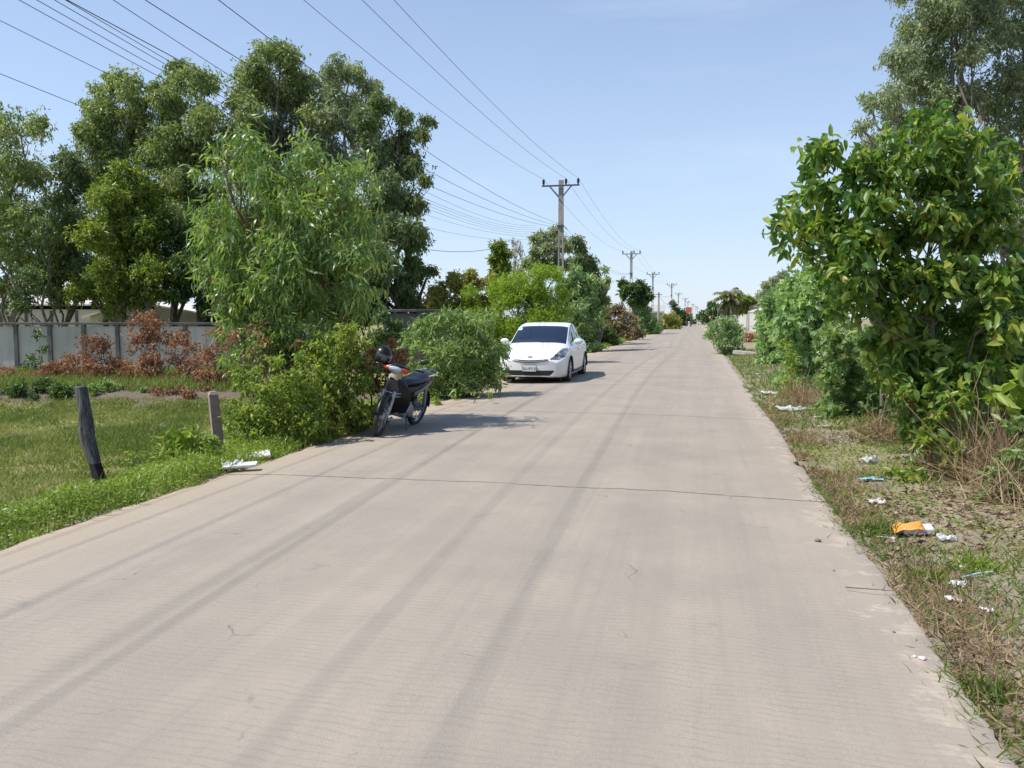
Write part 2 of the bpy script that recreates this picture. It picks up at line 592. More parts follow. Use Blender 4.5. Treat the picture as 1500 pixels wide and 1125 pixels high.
# ------------------------------------------------------------------ ground
m_ground, t, out = nt('ground_soil_and_grass')
pos = wpos(t)
sep = N(t, 'ShaderNodeSeparateXYZ'); t.links.new(pos, sep.inputs[0])
n1 = noise(t, pos, .55, 5, .6); n2 = noise(t, pos, 3.2, 6, .65); n3 = noise(t, pos, 26, 5, .7)
grass = ramp(t, n2, [(.30, (.15, .165, .045)), (.5, (.235, .225, .075)), (.68, (.33, .28, .135))])
soil = ramp(t, n2, [(.3, (.215, .172, .128)), (.55, (.315, .268, .218)), (.75, (.40, .35, .29))])
soil = mixc(t, maprange(t, n3, .45, .70, 0, .65), soil, (.13, .10, .07))
soil = mixc(t, maprange(t, noise(t, pos, 70, 3, .7), .55, .72, 0, .6), soil, (.46, .40, .32))
rsoil = maprange(t, sep.outputs[0], -3.0, -1.0)                    # right of the road is soil, left is grass
gpat = maprange(t, n1, .42, .60)
dd = N(t, 'ShaderNodeVectorMath', operation='DOT_PRODUCT'); t.links.new(pos, dd.inputs[0]); dd.inputs[1].default_value = tuple(LF)
dw = math_(t, 'ADD', dd.outputs['Value'], math_(t, 'MULTIPLY', n1, 1.6))
bank = math_(t, 'MULTIPLY', maprange(t, dw, 17.7, 18.1), maprange(t, dw, 19.5, 19.1))
bare = math_(t, 'MULTIPLY', maprange(t, n1, .54, .66), .6)
bsoil = ramp(t, n2, [(.3, (.12, .095, .068)), (.6, (.185, .145, .108)), (.8, (.25, .20, .15))])
leftc = mixc(t, bare, grass, soil)
leftc = mixc(t, bank, leftc, bsoil)
rightc = mixc(t, math_(t, 'MULTIPLY', gpat, .55), soil, grass)
c = mixc(t, rsoil, leftc, rightc)
# dust off the road along its left edge
ed = math_(t, 'ADD', sep.outputs[0], math_(t, 'MULTIPLY', n2, .5))
c = mixc(t, maprange(t, ed, -5.05, -4.6), c, mixc(t, rsoil, (.44, .345, .265), rightc))
p = N(t, 'ShaderNodeBsdfPrincipled'); p.inputs['Roughness'].default_value = .95; p.inputs['Specular IOR Level'].default_value = .2
t.links.new(c, p.inputs['Base Color'])
bn = N(t, 'ShaderNodeBump'); bn.inputs['Strength'].default_value = .7; bn.inputs['Distance'].default_value = .03
t.links.new(math_(t, 'ADD', n2, n3), bn.inputs['Height']); t.links.new(bn.outputs[0], p.inputs['Normal'])
t.links.new(p.outputs[0], out.inputs[0])

xs = np.unique(np.round(np.concatenate([[-2500, -1200, -600, -300, -160, -90, -60, -45], np.arange(-38, 8, .22), np.arange(1.0, 1.6, .06), np.arange(-5.2, -4.3, .08),
                                        [9, 11, 14, 18, 24, 32, 45, 70, 120, 250, 600, 1200, 2500]]), 3))
ys = np.unique(np.round(np.concatenate([[-400, -100, -30, -10, -5, -3], np.arange(-2, 36, .2), np.arange(36, 80, 1.2), [85, 92, 100, 115, 140, 180, 250, 400, 700, 1200, 2000, 3500]]), 3))
X, Y = np.meshgrid(xs, ys, indexing='ij')
Z = gz(X, Y)
gv = np.stack([X, Y, Z], -1).reshape(-1, 3)
ny = len(ys)
ii = (np.arange(len(xs) - 1)[:, None] * ny + np.arange(ny - 1)[None, :]).ravel()
gf = np.stack([ii, ii + ny, ii + ny + 1, ii + 1], -1)
me = bpy.data.meshes.new('ground'); me.from_pydata(gv.tolist(), [], gf.tolist())
me.polygons.foreach_set('use_smooth', [True] * len(me.polygons)); me.materials.append(m_ground)
o = bpy.data.objects.new('ground', me); COL.objects.link(o); tag(o, kind='structure')

# ------------------------------------------------------------------ concrete road
m_road, t, out = nt('road_concrete')
pos = wpos(t)
sep = N(t, 'ShaderNodeSeparateXYZ'); t.links.new(pos, sep.inputs[0])
px_, py_ = sep.outputs[0], sep.outputs[1]
nb = noise(t, pos, .9, 6, .62); nf = noise(t, pos, 45, 4, .6); nm = noise(t, pos, 6.0, 6, .65)
streak = noise(t, scaled(t, pos, (3.4, .11, 1)), 1.0, 6, .6)
fine = noise(t, scaled(t, pos, (16, .35, 1)), 1.0, 4, .6)
c = ramp(t, nb, [(.30, (.298, .258, .212)), (.52, (.346, .296, .242)), (.75, (.395, .333, .268))])
c = mixc(t, maprange(t, streak, .38, .70, 0.0, .34), c, (.240, .214, .176))
c = mixc(t, maprange(t, fine, .50, .75, 0.0, .22), c, (.222, .198, .165))


def track(cx, wd, amt, wob=.5):
    a = math_(t, 'ADD', px_, math_(t, 'MULTIPLY', noise(t, scaled(t, pos, (.0, .12, 1)), 1.0, 3), wob))
    q = math_(t, 'ABSOLUTE', math_(t, 'SUBTRACT', a, cx + wob * .5))
    return math_(t, 'MULTIPLY', maprange(t, q, wd, wd * .25), math_(t, 'MULTIPLY', maprange(t, fine, .25, .7, .55, 1.0), amt))


for cx_, wd_, am_ in ((-1.02, .26, .15), (-.45, .34, .11), (-2.35, .42, .13), (-3.25, .36, .15), (.25, .3, .08)):
    c = mixc(t, track(cx_, wd_, am_), c, (.185, .165, .147))
# tan dust drifting in from both edges
el = math_(t, 'ADD', px_, math_(t, 'MULTIPLY', nb, .9))
dl = maprange(t, el, -3.05, -4.35)
er = math_(t, 'ADD', px_, math_(t, 'MULTIPLY', nm, .7))
dr = maprange(t, er, .95, 1.5)
c = mixc(t, math_(t, 'MULTIPLY', dl, .80), c, (.420, .338, .246))
c = mixc(t, math_(t, 'MULTIPLY', dr, .45), c, (.43, .345, .27))
c = mixc(t, maprange(t, nf, .58, .80, 0, .32), c, (.20, .175, .15))
c = mixc(t, maprange(t, nm, .66, .80, 0, .35), c, (.44, .37, .30))
ng = noise(t, pos, 150, 3, .7)
c = mixc(t, maprange(t, ng, .56, .74, 0, .55), c, (.13, .112, .09))
c = mixc(t, maprange(t, ng, .44, .28, 0, .40), c, (.52, .45, .36))
nst = noise(t, pos, 1.9, 7, .72)
c = mixc(t, maprange(t, nst, .62, .74, 0, .45), c, (.16, .142, .118))
ch = math_(t, 'MULTIPLY', maprange(t, math_(t, 'ADD', px_, math_(t, 'MULTIPLY', nst, .9)), 1.25, 1.45), maprange(t, nm, .50, .56))
c = mixc(t, math_(t, 'MULTIPLY', ch, .6), c, (.50, .42, .33))
vor = N(t, 'ShaderNodeTexVoronoi'); vor.feature = 'DISTANCE_TO_EDGE'; vor.inputs['Scale'].default_value = .42
vv = N(t, 'ShaderNodeVectorMath', operation='ADD'); t.links.new(pos, vv.inputs[0])
nv_ = N(t, 'ShaderNodeTexNoise'); nv_.inputs['Scale'].default_value = 1.3; nv_.inputs['Detail'].default_value = 7; t.links.new(pos, nv_.inputs['Vector']); t.links.new(nv_.outputs['Color'], vv.inputs[1])
t.links.new(vv.outputs[0], vor.inputs['Vector'])
hair = math_(t, 'MULTIPLY', maprange(t, vor.outputs['Distance'], .0035, .0012), maprange(t, nst, .52, .62))
c = mixc(t, math_(t, 'MULTIPLY', hair, .6), c, (.10, .085, .07))
# raked lines across the slab
wv = math_(t, 'SINE', math_(t, 'ADD', math_(t, 'MULTIPLY', py_, 2 * math.pi / .047), math_(t, 'MULTIPLY', noise(t, pos, 1.4, 4), 26.0)))
wf = math_(t, 'MULTIPLY', maprange(t, wv, .3, 1.0), maprange(t, nm, .35, .62))
c = mixc(t, math_(t, 'MULTIPLY', wf, .26), c, (.19, .165, .145))
# joints between the slabs, every 5.8 m, a little wavy
yy = math_(t, 'ADD', py_, math_(t, 'MULTIPLY', math_(t, 'SUBTRACT', noise(t, scaled(t, pos, (1, .1, 1)), .7, 7, .6), .5), .34))
yj = math_(t, 'ABSOLUTE', math_(t, 'SUBTRACT', math_(t, 'FLOORED_MODULO', math_(t, 'SUBTRACT', yy, 7.25 - 2.9), 5.8), 2.9))
jn = math_(t, 'MULTIPLY', maprange(t, yj, .019, .008), maprange(t, nm, .30, .50, .35, 1.0))
c = mixc(t, math_(t, 'MULTIPLY', jn, .85), c, (.055, .045, .038))
p = N(t, 'ShaderNodeBsdfPrincipled'); p.inputs['Roughness'].default_value = .82; p.inputs['Specular IOR Level'].default_value = .35
t.links.new(c, p.inputs['Base Color'])
bn = N(t, 'ShaderNodeBump'); bn.inputs['Strength'].default_value = .35; bn.inputs['Distance'].default_value = .006
hh = math_(t, 'ADD', math_(t, 'ADD', math_(t, 'MULTIPLY', ng, .9), math_(t, 'MULTIPLY', nf, .8)), math_(t, 'MULTIPLY', wf, -.6))
hh = math_(t, 'SUBTRACT', hh, math_(t, 'MULTIPLY', jn, 2.0))
t.links.new(hh, bn.inputs['Height']); t.links.new(bn.outputs[0], p.inputs['Normal'])
t.links.new(p.outputs[0], out.inputs[0])

ys = np.concatenate([np.arange(-14, 30, .06), np.arange(30, 90, 1.0), np.arange(90, 900, 15)])
us = np.concatenate([[0, 0, .004], np.linspace(.02, .98, 15), [.996, 1, 1]])
eL = RXL + .12 * (vnoise(ys * .9, ys * 0 + 3) - .5) + .08 * (vnoise(ys * 4, ys * 0 + 7) - .5)
eR = RXR + .035 * (vnoise(ys * .6, ys * 0 + 13) - .5) + .022 * (vnoise(ys * 3.5, ys * 0 + 17) - .5) + .018 * (vnoise(ys * 11, ys * 0 + 27) - .5) - .05 * sstep(.78, .95, vnoise(ys * 2.6, ys * 0 + 23))
X = eL[None, :] + (eR - eL)[None, :] * us[:, None]
X0 = X; X = X + np.where(ys > 60, bend(ys) - bend(60.), 0)[None, :]
Z = road_z(X0); Z[0, :] = -.21; Z[-1, :] = -.24; Z[1, :] -= .012; Z[-2, :] -= .012
Y = np.broadcast_to(ys[None, :], X.shape)
gv = np.stack([X, Y, Z], -1).reshape(-1, 3); ny = len(ys)
ii = (np.arange(len(us) - 1)[:, None] * ny + np.arange(ny - 1)[None, :]).ravel()
gf = np.stack([ii, ii + ny, ii + ny + 1, ii + 1], -1)
me = bpy.data.meshes.new('road'); me.from_pydata(gv.tolist(), [], gf.tolist()); me.materials.append(m_road)
me.polygons.foreach_set('use_smooth', [True] * len(me.polygons)); me.set_sharp_from_angle(angle=R_(35))
o = bpy.data.objects.new('road', me); COL.objects.link(o); tag(o, kind='structure')


# ------------------------------------------------------------------ ground cover
def strew(n, region, dens):
    """points on the ground: region gives (x, y) arrays, dens keeps some"""
    x, y = region(n)
    k = rng.random(n) < dens(x, y)
    x, y = x[k], y[k]
    return np.stack([x, y, gz(x, y)], -1)


def fan(px0, px1, d0, d1):
    def f(n):
        u = rng.uniform(px0, px1, n)
        d = np.sqrt(rng.random(n) * (d1 * d1 - d0 * d0) + d0 * d0)
        a = (u - CX) / FPX
        return LF[0] * d + RT[0] * a * d, LF[1] * d + RT[1] * a * d
    return f


def blades(name, mat, pts, h, wd, kind='stuff', lean=.5, tmean=.5, tsd=.25, tpl='blade', hv=None, cat=None, label=None):
    n = len(pts)
    ax = rng.normal(size=(n, 3)) * lean; ax[:, 2] = 1.0
    nr = rng.normal(size=(n, 3)); nr[:, 2] *= .3
    hh = h * rng.uniform(.5, 1.35, n) * (1 if hv is None else hv)
    tint = tmean + rng.normal(size=n) * tsd
    o = leafmesh(name, mat, None, pts, ax, nr, hh, wd * rng.uniform(.7, 1.3, n), tint, tpl)
    return tag(o, label, cat, kind=kind)


off = lambda x, y: ((x < -4.95) | (x > 1.22)).astype(float)
# pasture on the left, grazed short
oct3 = lambda x, y: .5 * vnoise(x * .8, y * .8) + .3 * vnoise(x * 2.3 + 7, y * 2.3) + .2 * vnoise(x * 6.1 + 3, y * 6.1)
fld = lambda x, y: (x < -5.3) * np.clip(1.55 - 1.5 * sstep(.45, .75, oct3(x, y)), .35, 1) * (1 - .7 * sstep(17.0, 17.5, x * LF[0] + y * LF[1]))
pts = strew(110000, fan(-60, 470, 5.2, 17.4), fld)
tn = .09 + .58 * sstep(.32, .72, oct3(pts[:, 0] * 1.1 + 5, pts[:, 1] * 1.1))
blades('pasture_grass', L_grass, pts, .085, .011, lean=.8, tmean=tn, tsd=.20, hv=.5 + oct3(pts[:, 0] * 1.7, pts[:, 1] * 1.7 + 9))
# grass band on top of the bank before the far wall
pts = strew(30000, fan(-60, 380, 17.9, 27), lambda x, y: (x < -5.5) * .9)
blades('bank_grass', L_grassg, pts, .22, .016, lean=.5, tmean=.55, tsd=.22)
# fresh ferny weeds along the left road edge
pts = strew(105000, lambda n: (rng.uniform(-6.6, -4.4, n), rng.uniform(3.2, 9.2, n)), lambda x, y: np.clip(1.15 - np.abs(x + 5.15 - .25 * (y > 7)) / (.62 + .35 * vnoise(x * 2, y * 1.4)), 0, 1) * (x < -4.5 - .25 * vnoise(y * 3, x * 0)))
n = len(pts); pts[:, 2] += rng.random(n) ** 1.3 * .20 * np.clip((-4.5 - pts[:, 0]) / .4, .25, 1) * (.45 + .9 * vnoise(pts[:, 0] * 3, pts[:, 1] * 3))
ax = rng.normal(size=(n, 3)); ax[:, 2] = np.abs(ax[:, 2]) * .5 + .1
nr = rng.normal(size=(n, 3)) * .5; nr[:, 2] += 1
tag(leafmesh('roadside_weeds', L_weed, None, pts, ax, nr, .042 * rng.uniform(.35, 1.6, n), .013 * rng.uniform(.6, 1.5, n), .5 + .5 * (vnoise(pts[:, 0] * 2, pts[:, 1] * 2) - .5) + .2 * rng.normal(size=n), 'diamond'), kind='stuff')
pts = strew(7000, lambda n: (rng.uniform(-6.6, -4.5, n), rng.uniform(3.2, 10, n)), lambda x, y: .8 * (x < -4.6))
blades('roadside_grass', L_grassg, pts, .20, .008, lean=.5, tmean=.55, tsd=.25)
# right verge: patchy grass, straw, fallen leaves
vg = lambda x, y: (x > 1.2) * np.clip(.10 + sstep(.40, .62, .6 * vnoise(x * 1.2 + 3, y * .9) + .4 * vnoise(x * 3.7, y * 3.1)), 0, 1) * (1 - .25 * sstep(5.8, 7.4, y) * sstep(9.2, 7.4, y))
pts = strew(60000, lambda n: (rng.uniform(1.15, 4.6, n), rng.uniform(2.4, 15, n)), lambda x, y: vg(x, y) * .85)
blades('verge_grass', L_grassg, pts, .065, .008, lean=.9, tmean=.45 + .45 * (vnoise(pts[:, 0] * 2 + 30, pts[:, 1] * 2) - .35), tsd=.2)
pts = strew(26000, lambda n: (rng.uniform(1.15, 6, n), rng.uniform(12, 42, n)), lambda x, y: (x > 1.25) * .8)
blades('far_verge_grass', L_grassg, pts, .11, .018, lean=.8, tmean=.5, tsd=.2)
pts = strew(19000, lambda n: (rng.normal(1.34, .15, n), rng.uniform(2.2, 15, n)), lambda x, y: (x > 1.02) * sstep(.32, .6, vnoise(x * 2 + 8, y * 1.7)) * .8)
blades('dry_edge_grass', straw_m, pts, .09, .006, lean=1.5, tmean=.4, tsd=.3)
pts = strew(15000, lambda n: (rng.uniform(1.2, 4.5, n), rng.uniform(2.4, 14, n)), lambda x, y: sstep(.25, .75, vnoise(x * 1.6 + 40, y * 1.6)) * .5)
n = len(pts); ax = rng.normal(size=(n, 3)); ax[:, 2] *= .16; pts[:, 2] += .012
tag(leafmesh('strewn_straw', straw_m, None, pts, ax, np.tile([0, 0, 1.], (n, 1)) + rng.normal(size=(n, 3)) * .3, .10 * rng.uniform(.4, 1.6, n), .005, .45 + .3 * rng.normal(size=n), 'diamond'), kind='stuff')
pts = strew(20000, lambda n: (rng.uniform(1.25, 4.2, n), rng.uniform(2.6, 13, n)), lambda x, y: sstep(.35, .7, vnoise(x * 1.1 + 20, y * .8 + 4)) * .55)
n = len(pts); ax = rng.normal(size=(n, 3)); ax[:, 2] *= .3; pts[:, 2] += .012
tag(leafmesh('fallen_leaves', L_litter, None, pts, ax, np.tile([0, 0, 1.], (n, 1)) + rng.normal(size=(n, 3)) * .45, .06 * rng.uniform(.3, 1.5, n), .028, .5 + .28 * rng.normal(size=n), 'fold'), kind='stuff')
pts = strew(9000, lambda n: (rng.normal(1.17, .07, n), rng.uniform(2.2, 22, n)), lambda x, y: sstep(.45, .7, .5 * vnoise(x * 0 + 4, y * 1.3) + .5 * vnoise(x * 0 + 11, y * 4)) * .9)
pts[:, 2] = np.maximum(pts[:, 2], np.where(pts[:, 0] < RXR, road_z(pts[:, 0]) - .005, -9))
blades('creeping_edge_grass', L_grassg, pts, .075, .006, lean=1.6, tmean=.55, tsd=.35)
pts = strew(5200, lambda n: (rng.uniform(1.3, 4.2, n), rng.uniform(6.4, 11, n)), lambda x, y: np.clip(vnoise(x * 2.2 + 2, y * 2.2), .2, 1))
n = len(pts); ax = rng.normal(size=(n, 3)); ax[:, 2] = np.abs(ax[:, 2]) * .5; pts[:, 2] += .01
tag(leafmesh('verge_weeds', L_scrub, None, pts, ax, np.tile([0, 0, 1.], (n, 1)) + rng.normal(size=(n, 3)) * .5, .05 * rng.uniform(.4, 1.5, n), .02, .45 + .25 * rng.normal(size=n), 'fold'), kind='stuff')
# strip of weeds and fallen leaves along the left edge farther on, under the bushes
pts = strew(52000, lambda n: (rng.uniform(-7.5, -4.5, n), rng.uniform(9, 60, n) ** 1.0, ), lambda x, y: (x < -4.62 - .5 * vnoise(y * .7, x * 0 + 2)) * np.clip(1.3 - (-4.6 - x) / 3, .2, 1) * .8)
n = len(pts); pts[:, 2] += rng.random(n) ** 1.5 * .26 * np.clip((-4.6 - pts[:, 0]) / .6, .1, 1)
ax = rng.normal(size=(n, 3)); ax[:, 2] = np.abs(ax[:, 2]) * .6
tag(leafmesh('roadside_undergrowth', L_scrub, None, pts, ax, rng.normal(size=(n, 3)) * .5 + np.array([0, 0, 1]), .08 * rng.uniform(.6, 1.5, n), .032, .42 + .22 * rng.normal(size=n), 'fold'), kind='stuff')

# ------------------------------------------------------------------ tall trees behind the field wall
GT = 'tall trees in the row behind the grey wall'


def gbase(px, d):
    p = P(px, 480, d)
    return onground(p)


def tall(label, px, d, lst, leaf, n, bark=bark_grey, L=.185, W=.062, r0=.16, name='eucalyptus_tree', group=GT, **kw):
    kw.setdefault('lump', 4); kw.setdefault('lr', .56); kw.setdefault('droop', .75); kw.setdefault('back', 1.6); kw.setdefault('nl', 14)
    kw.setdefault('tsd', .25)
    B = blobs(lst, d, kw.pop('ds', 1.2), kw.pop('back'), .92)
    return plant(name, label, 'tree', gbase(px, d), B, leaf, bark, n, L, W, kw.pop('tpl', 'diamond'), r0, group, **kw)


tall('sparse pale eucalyptus at the left edge with sky showing through its crown', 22, 34,
     [(8, 185, 34), (50, 180, 24), (20, 240, 42), (62, 262, 30), (0, 300, 44), (48, 320, 38), (10, 360, 40), (60, 380, 34), (-40, 250, 45), (-30, 330, 50)], L_euc, 24000, bark_grey, r0=.13, lump=3, lr=.70)
tall('thin dark leaved eucalyptus between the sparse pale one and the yellow green acacia', 103, 35,
     [(95, 235, 30), (118, 262, 32), (92, 300, 34), (122, 330, 36), (90, 358, 36), (70, 410, 32), (115, 400, 30)], L_eucd, 19000, bark_grey, r0=.12, lump=3, lr=.66)
tall('round topped eucalyptus standing behind the yellow green acacia', 178, 36,
     [(165, 118, 26), (140, 142, 26), (192, 138, 30), (160, 170, 36), (205, 180, 32), (135, 205, 34), (180, 222, 42), (225, 225, 30), (150, 260, 40)], L_euc, 33664, r0=.17)
tall('bushy yellow green acacia standing low behind the red brown dry shrubs', 178, 32.5,
     [(185, 262, 34), (215, 285, 36), (155, 290, 32), (180, 318, 44), (225, 335, 38), (140, 345, 34), (190, 370, 46), (150, 400, 40), (225, 395, 38), (118, 425, 28), (170, 435, 36), (215, 428, 30)],
     L_acac, 31893, L=.20, W=.075, r0=.18, name='acacia_tree', droop=.25, tpl='fold')
tall('broad green eucalyptus left of the tallest crown, cable crossing its top', 262, 35,
     [(262, 112, 30), (238, 132, 28), (292, 122, 30), (255, 165, 38), (300, 170, 36), (235, 205, 34), (280, 220, 44), (318, 225, 34), (250, 265, 40), (300, 290, 42), (258, 320, 40), (300, 350, 40)],
     L_euc, 47839, r0=.19)
tall('dark tree with crown shade put in its leaf colour right above the white shed roof', 290, 33,  # dark leaf colour stands in for the self-shadow of the lower crowns
     [(265, 365, 40), (310, 372, 42), (285, 405, 40), (335, 395, 40), (360, 350, 42), (262, 425, 22), (330, 432, 26), (370, 420, 40), (300, 330, 30), (345, 440, 26), (300, 442, 18), (250, 400, 26)], L_dkgr, 28350, bark_dark, name='shade_fill_tree', L=.2, W=.08, droop=.3, tpl='fold')
tall('tallest eucalyptus of the row, its crown highest above the drooping sapling', 400, 36,
     [(395, 78, 26), (420, 84, 26), (362, 100, 26), (440, 108, 28), (385, 120, 38), (350, 140, 26), (425, 145, 40), (370, 172, 40), (455, 165, 32), (405, 200, 44), (350, 215, 36), (445, 225, 40), (380, 255, 44), (430, 280, 44)],
     L_euc, 53156, r0=.20)
tall('loose crowned eucalyptus with bare twigs showing right of the tallest one', 500, 36.5,
     [(495, 100, 24), (520, 108, 22), (475, 130, 30), (540, 128, 20), (510, 150, 30), (482, 180, 36), (530, 190, 30), (470, 230, 38), (515, 240, 36), (490, 290, 40)], L_eucg, 31893, bark_pale, r0=.17, twigs=4)
tall('dark eucalyptus at the right end of the row, drooping sprays hanging to its base', 585, 31,
     [(562, 150, 22), (590, 168, 16), (545, 178, 30), (578, 205, 32), (625, 172, 13), (618, 195, 15), (550, 230, 38), (600, 245, 28), (625, 262, 12), (570, 285, 38), (612, 300, 20), (540, 320, 44), (590, 335, 34), (622, 345, 14),
      (560, 380, 44), (605, 390, 28), (628, 395, 11), (545, 430, 38), (595, 435, 30), (612, 452, 18), (500, 330, 46), (510, 400, 46), (460, 330, 46), (455, 400, 44)],
     L_eucd, 74418, bark_dark, r0=.22, ds=1.6)
tall('dark tree added for the shade in the gap behind the drooping sapling', 430, 30,  # invented tree; its dark leaves stand for the shade behind the sapling
     [(400, 350, 50), (380, 410, 46), (440, 400, 50), (420, 450, 40), (480, 440, 46), (530, 450, 34), (350, 450, 28)], L_dkgr, 21262, bark_dark, name='dark_gap_tree', L=.22, W=.09, droop=.3, tpl='fold', r0=.2)
tall('slim bare stemmed eucalyptus at the far left in front of the warehouse', 60, 33,
     [(70, 335, 22), (48, 400, 20), (82, 430, 20), (30, 440, 20), (5, 420, 26)], L_eucd, 5200, bark_grey, r0=.08, back=.8)

tall('dark tree added as shade fill behind the yellow green acacia', 150, 39.5, [(60, 330, 34), (110, 340, 38), (160, 340, 40), (215, 330, 42), (265, 320, 40), (90, 385, 32), (140, 390, 34), (195, 392, 34), (245, 390, 36), (30, 385, 28), (290, 385, 34)], L_eucd, 17000, bark_dark, name='shade_fill_tree', L=.24, W=.09, tmean=.3, lump=3, lr=.7)  # added dark mass, shade under the row put into leaf colour
tall('dark tree added as shade fill behind the drooping sapling', 420, 39.5, [(320, 300, 40), (370, 310, 44), (430, 320, 46), (490, 310, 42), (340, 370, 42), (400, 380, 46), (460, 385, 46), (520, 375, 42), (330, 425, 30), (400, 430, 34), (470, 430, 36), (540, 420, 36)], L_eucd, 16000, bark_dark, name='shade_fill_tree', L=.24, W=.09, tmean=.3, lump=3, lr=.7)  # second added mass of dark leaves, stands in for deep shade
# ------------------------------------------------------------------ drooping sapling and scrub by the road
lst = [(345, 208, 20), (362, 232, 26), (440, 222, 20), (428, 250, 30), (385, 262, 36), (490, 262, 26), (332, 262, 26), (318, 232, 12), (520, 290, 24), (312, 305, 26), (350, 310, 44), (420, 310, 48), (480, 318, 42), (535, 322, 24),
       (318, 350, 34), (375, 370, 50), (445, 370, 54), (510, 370, 42), (548, 372, 18), (300, 388, 18), (335, 410, 36), (395, 430, 50), (460, 435, 50), (520, 425, 34), (352, 458, 30), (420, 488, 40), (480, 490, 36), (375, 500, 30), (540, 450, 16)]
lst = [(a, b, r * .86) for a, b, r in lst] + [(350, 520, 22), (400, 515, 28), (450, 518, 26), (350, 188, 8), (362, 202, 11), (318, 212, 7), (300, 236, 9), (285, 256, 7), (440, 203, 8), (452, 215, 10), (402, 228, 11), (545, 232, 7), (535, 250, 10), (500, 241, 9),
      (558, 272, 8), (562, 330, 9), (566, 370, 8), (285, 310, 11), (274, 320, 6), (290, 345, 8), (283, 385, 9), (276, 395, 5), (300, 425, 8), (315, 446, 8), (330, 490, 12), (565, 430, 8), (470, 232, 9), (380, 222, 8)]
lst = [(430 + (a - 430) * .95, b, r) for a, b, r in lst]
B = blobs(lst, 11.6, .5, .5)
base = onground(P(440, 480, 11.6))
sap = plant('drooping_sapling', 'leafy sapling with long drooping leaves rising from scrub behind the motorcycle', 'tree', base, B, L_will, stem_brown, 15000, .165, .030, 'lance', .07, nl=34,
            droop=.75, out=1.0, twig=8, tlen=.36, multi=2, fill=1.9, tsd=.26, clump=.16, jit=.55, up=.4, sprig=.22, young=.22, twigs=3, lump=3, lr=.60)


def bush(label, px, d, lst, leaf, n, L, W, tpl='fold', name='roadside_bush', ds=.3, back=.5, group=None, cat='bush', bark=stem_brown, r0=.022, multi=7, base=None, **kw):
    B = blobs(lst, d, ds, back)
    base = onground(P(px, 480, d)) if base is None else base
    if kw.pop('skirt', True):
        g_ = gz(B[:, 0], B[:, 1]); k_ = (B[:, 2] - B[:, 5] - g_ < .7 + .024 * d) & (B[:, 2] - g_ > B[:, 5] * .5)
        ex = B[k_].copy(); ex[:, 2] = g_[k_] + .35 * ex[:, 5]; ex[:, 5] *= .75; B = np.vstack([B, ex])
    kw.setdefault('nl', 18); kw.setdefault('lump', 3); kw.setdefault('lr', .62)
    return plant(name, label, cat, base, B, leaf, bark, n, L, W, tpl, r0, group, 'foliage', 'stem', multi=multi, **kw)


GB = 'bushes along the left road edge'
bush('yellow green small leaved scrub in front of the drooping sapling, right of the stone post', 425, 10.2,
     [(362, 566, 17), (358, 612, 17), (392, 575, 26), (378, 622, 28), (425, 560, 28), (418, 608, 32), (462, 580, 28), (455, 622, 26), (402, 645, 20), (432, 646, 17), (366, 640, 15), (345, 590, 9), (352, 545, 9), (375, 540, 10), (405, 532, 10), (440, 525, 11), (470, 545, 12), (338, 625, 8)],
     L_scrub, 15500, .058, .033, group=GB, tsd=.28, multi=14, nl=40, twigs=3, sprig=.28, vary=(.4, 1.5))
bush('taller scrub with light leaves between the sapling and the parked motorcycle', 505, 10.9,
     [(505, 500, 20), (488, 515, 24), (520, 520, 22), (470, 545, 28), (500, 560, 32), (530, 560, 22), (485, 600, 32), (525, 600, 26), (545, 612, 14), (495, 628, 26), (530, 628, 14), (455, 520, 22), (510, 485, 9), (490, 495, 9), (535, 500, 9), (545, 540, 10), (465, 500, 9)],
     L_scrub, 13000, .062, .035, group=GB, tsd=.26, multi=10, nl=30, twigs=3, sprig=.25, vary=(.4, 1.5))
bush('dark brownish tangle of twigs and dead leaves under the sapling', 420, 11.3,
     [(390, 520, 30), (430, 530, 32), (365, 530, 22), (460, 530, 24), (410, 560, 34), (350, 505, 16)], L_brown, 2300, .06, .03, group=GB, multi=12, nl=30, twigs=4)
bush('low leafy undergrowth hugging the road edge behind the front wheel', 500, 11.6,
     [(465, 655, 14), (492, 648, 15), (518, 636, 12), (530, 622, 11), (538, 608, 10), (565, 590, 10), (590, 592, 9)], L_bush, 3000, .055, .03, group=GB)
bush('rust brown withered plant behind the hanging helmet', 550, 11.8,
     [(535, 540, 14), (555, 520, 16), (575, 535, 18), (590, 520, 12), (545, 565, 16), (572, 505, 9)], L_dry, 1900, .085, .036, name='withered_plant', multi=6, nl=12)
bush('light green lance leaved bush between the motorcycle and the white car', 672, 16.2,
     [(612, 488, 16), (640, 478, 18), (672, 474, 19), (705, 482, 18), (598, 512, 16), (630, 510, 26), (668, 512, 32), (705, 515, 28), (730, 520, 16), (610, 545, 20), (645, 548, 28), (685, 550, 30), (718, 545, 22), (737, 545, 8), (728, 566, 12),
      (655, 580, 20), (690, 578, 20), (625, 575, 16), (738, 512, 8), (650, 464, 12), (690, 466, 12), (615, 474, 12), (672, 458, 9), (712, 470, 10), (634, 466, 9)],
     L_bush, 17500, .125, .030, 'lance', group=GB, droop=.35, tsd=.26, multi=12, nl=30, ds=.25, back=.5)
bush('dark shrub added for the shade in the gap between the sapling and the dark wall', 572, 26.5, [(560, 468, 16), (580, 476, 15), (552, 490, 18), (585, 495, 15), (570, 505, 16), (600, 500, 12), (545, 510, 14)], L_dkgr, 5200, .13, .055, group=GB, multi=6)  # added shrub, the shaded gap is put into its dark leaves
bush('small bright weed clump at the foot of the lance leaved bush', 690, 14.6, [(670, 588, 10), (700, 585, 10), (640, 592, 10), (720, 578, 7)], L_weed, 1100, .07, .028, group=GB, multi=3, nl=5)
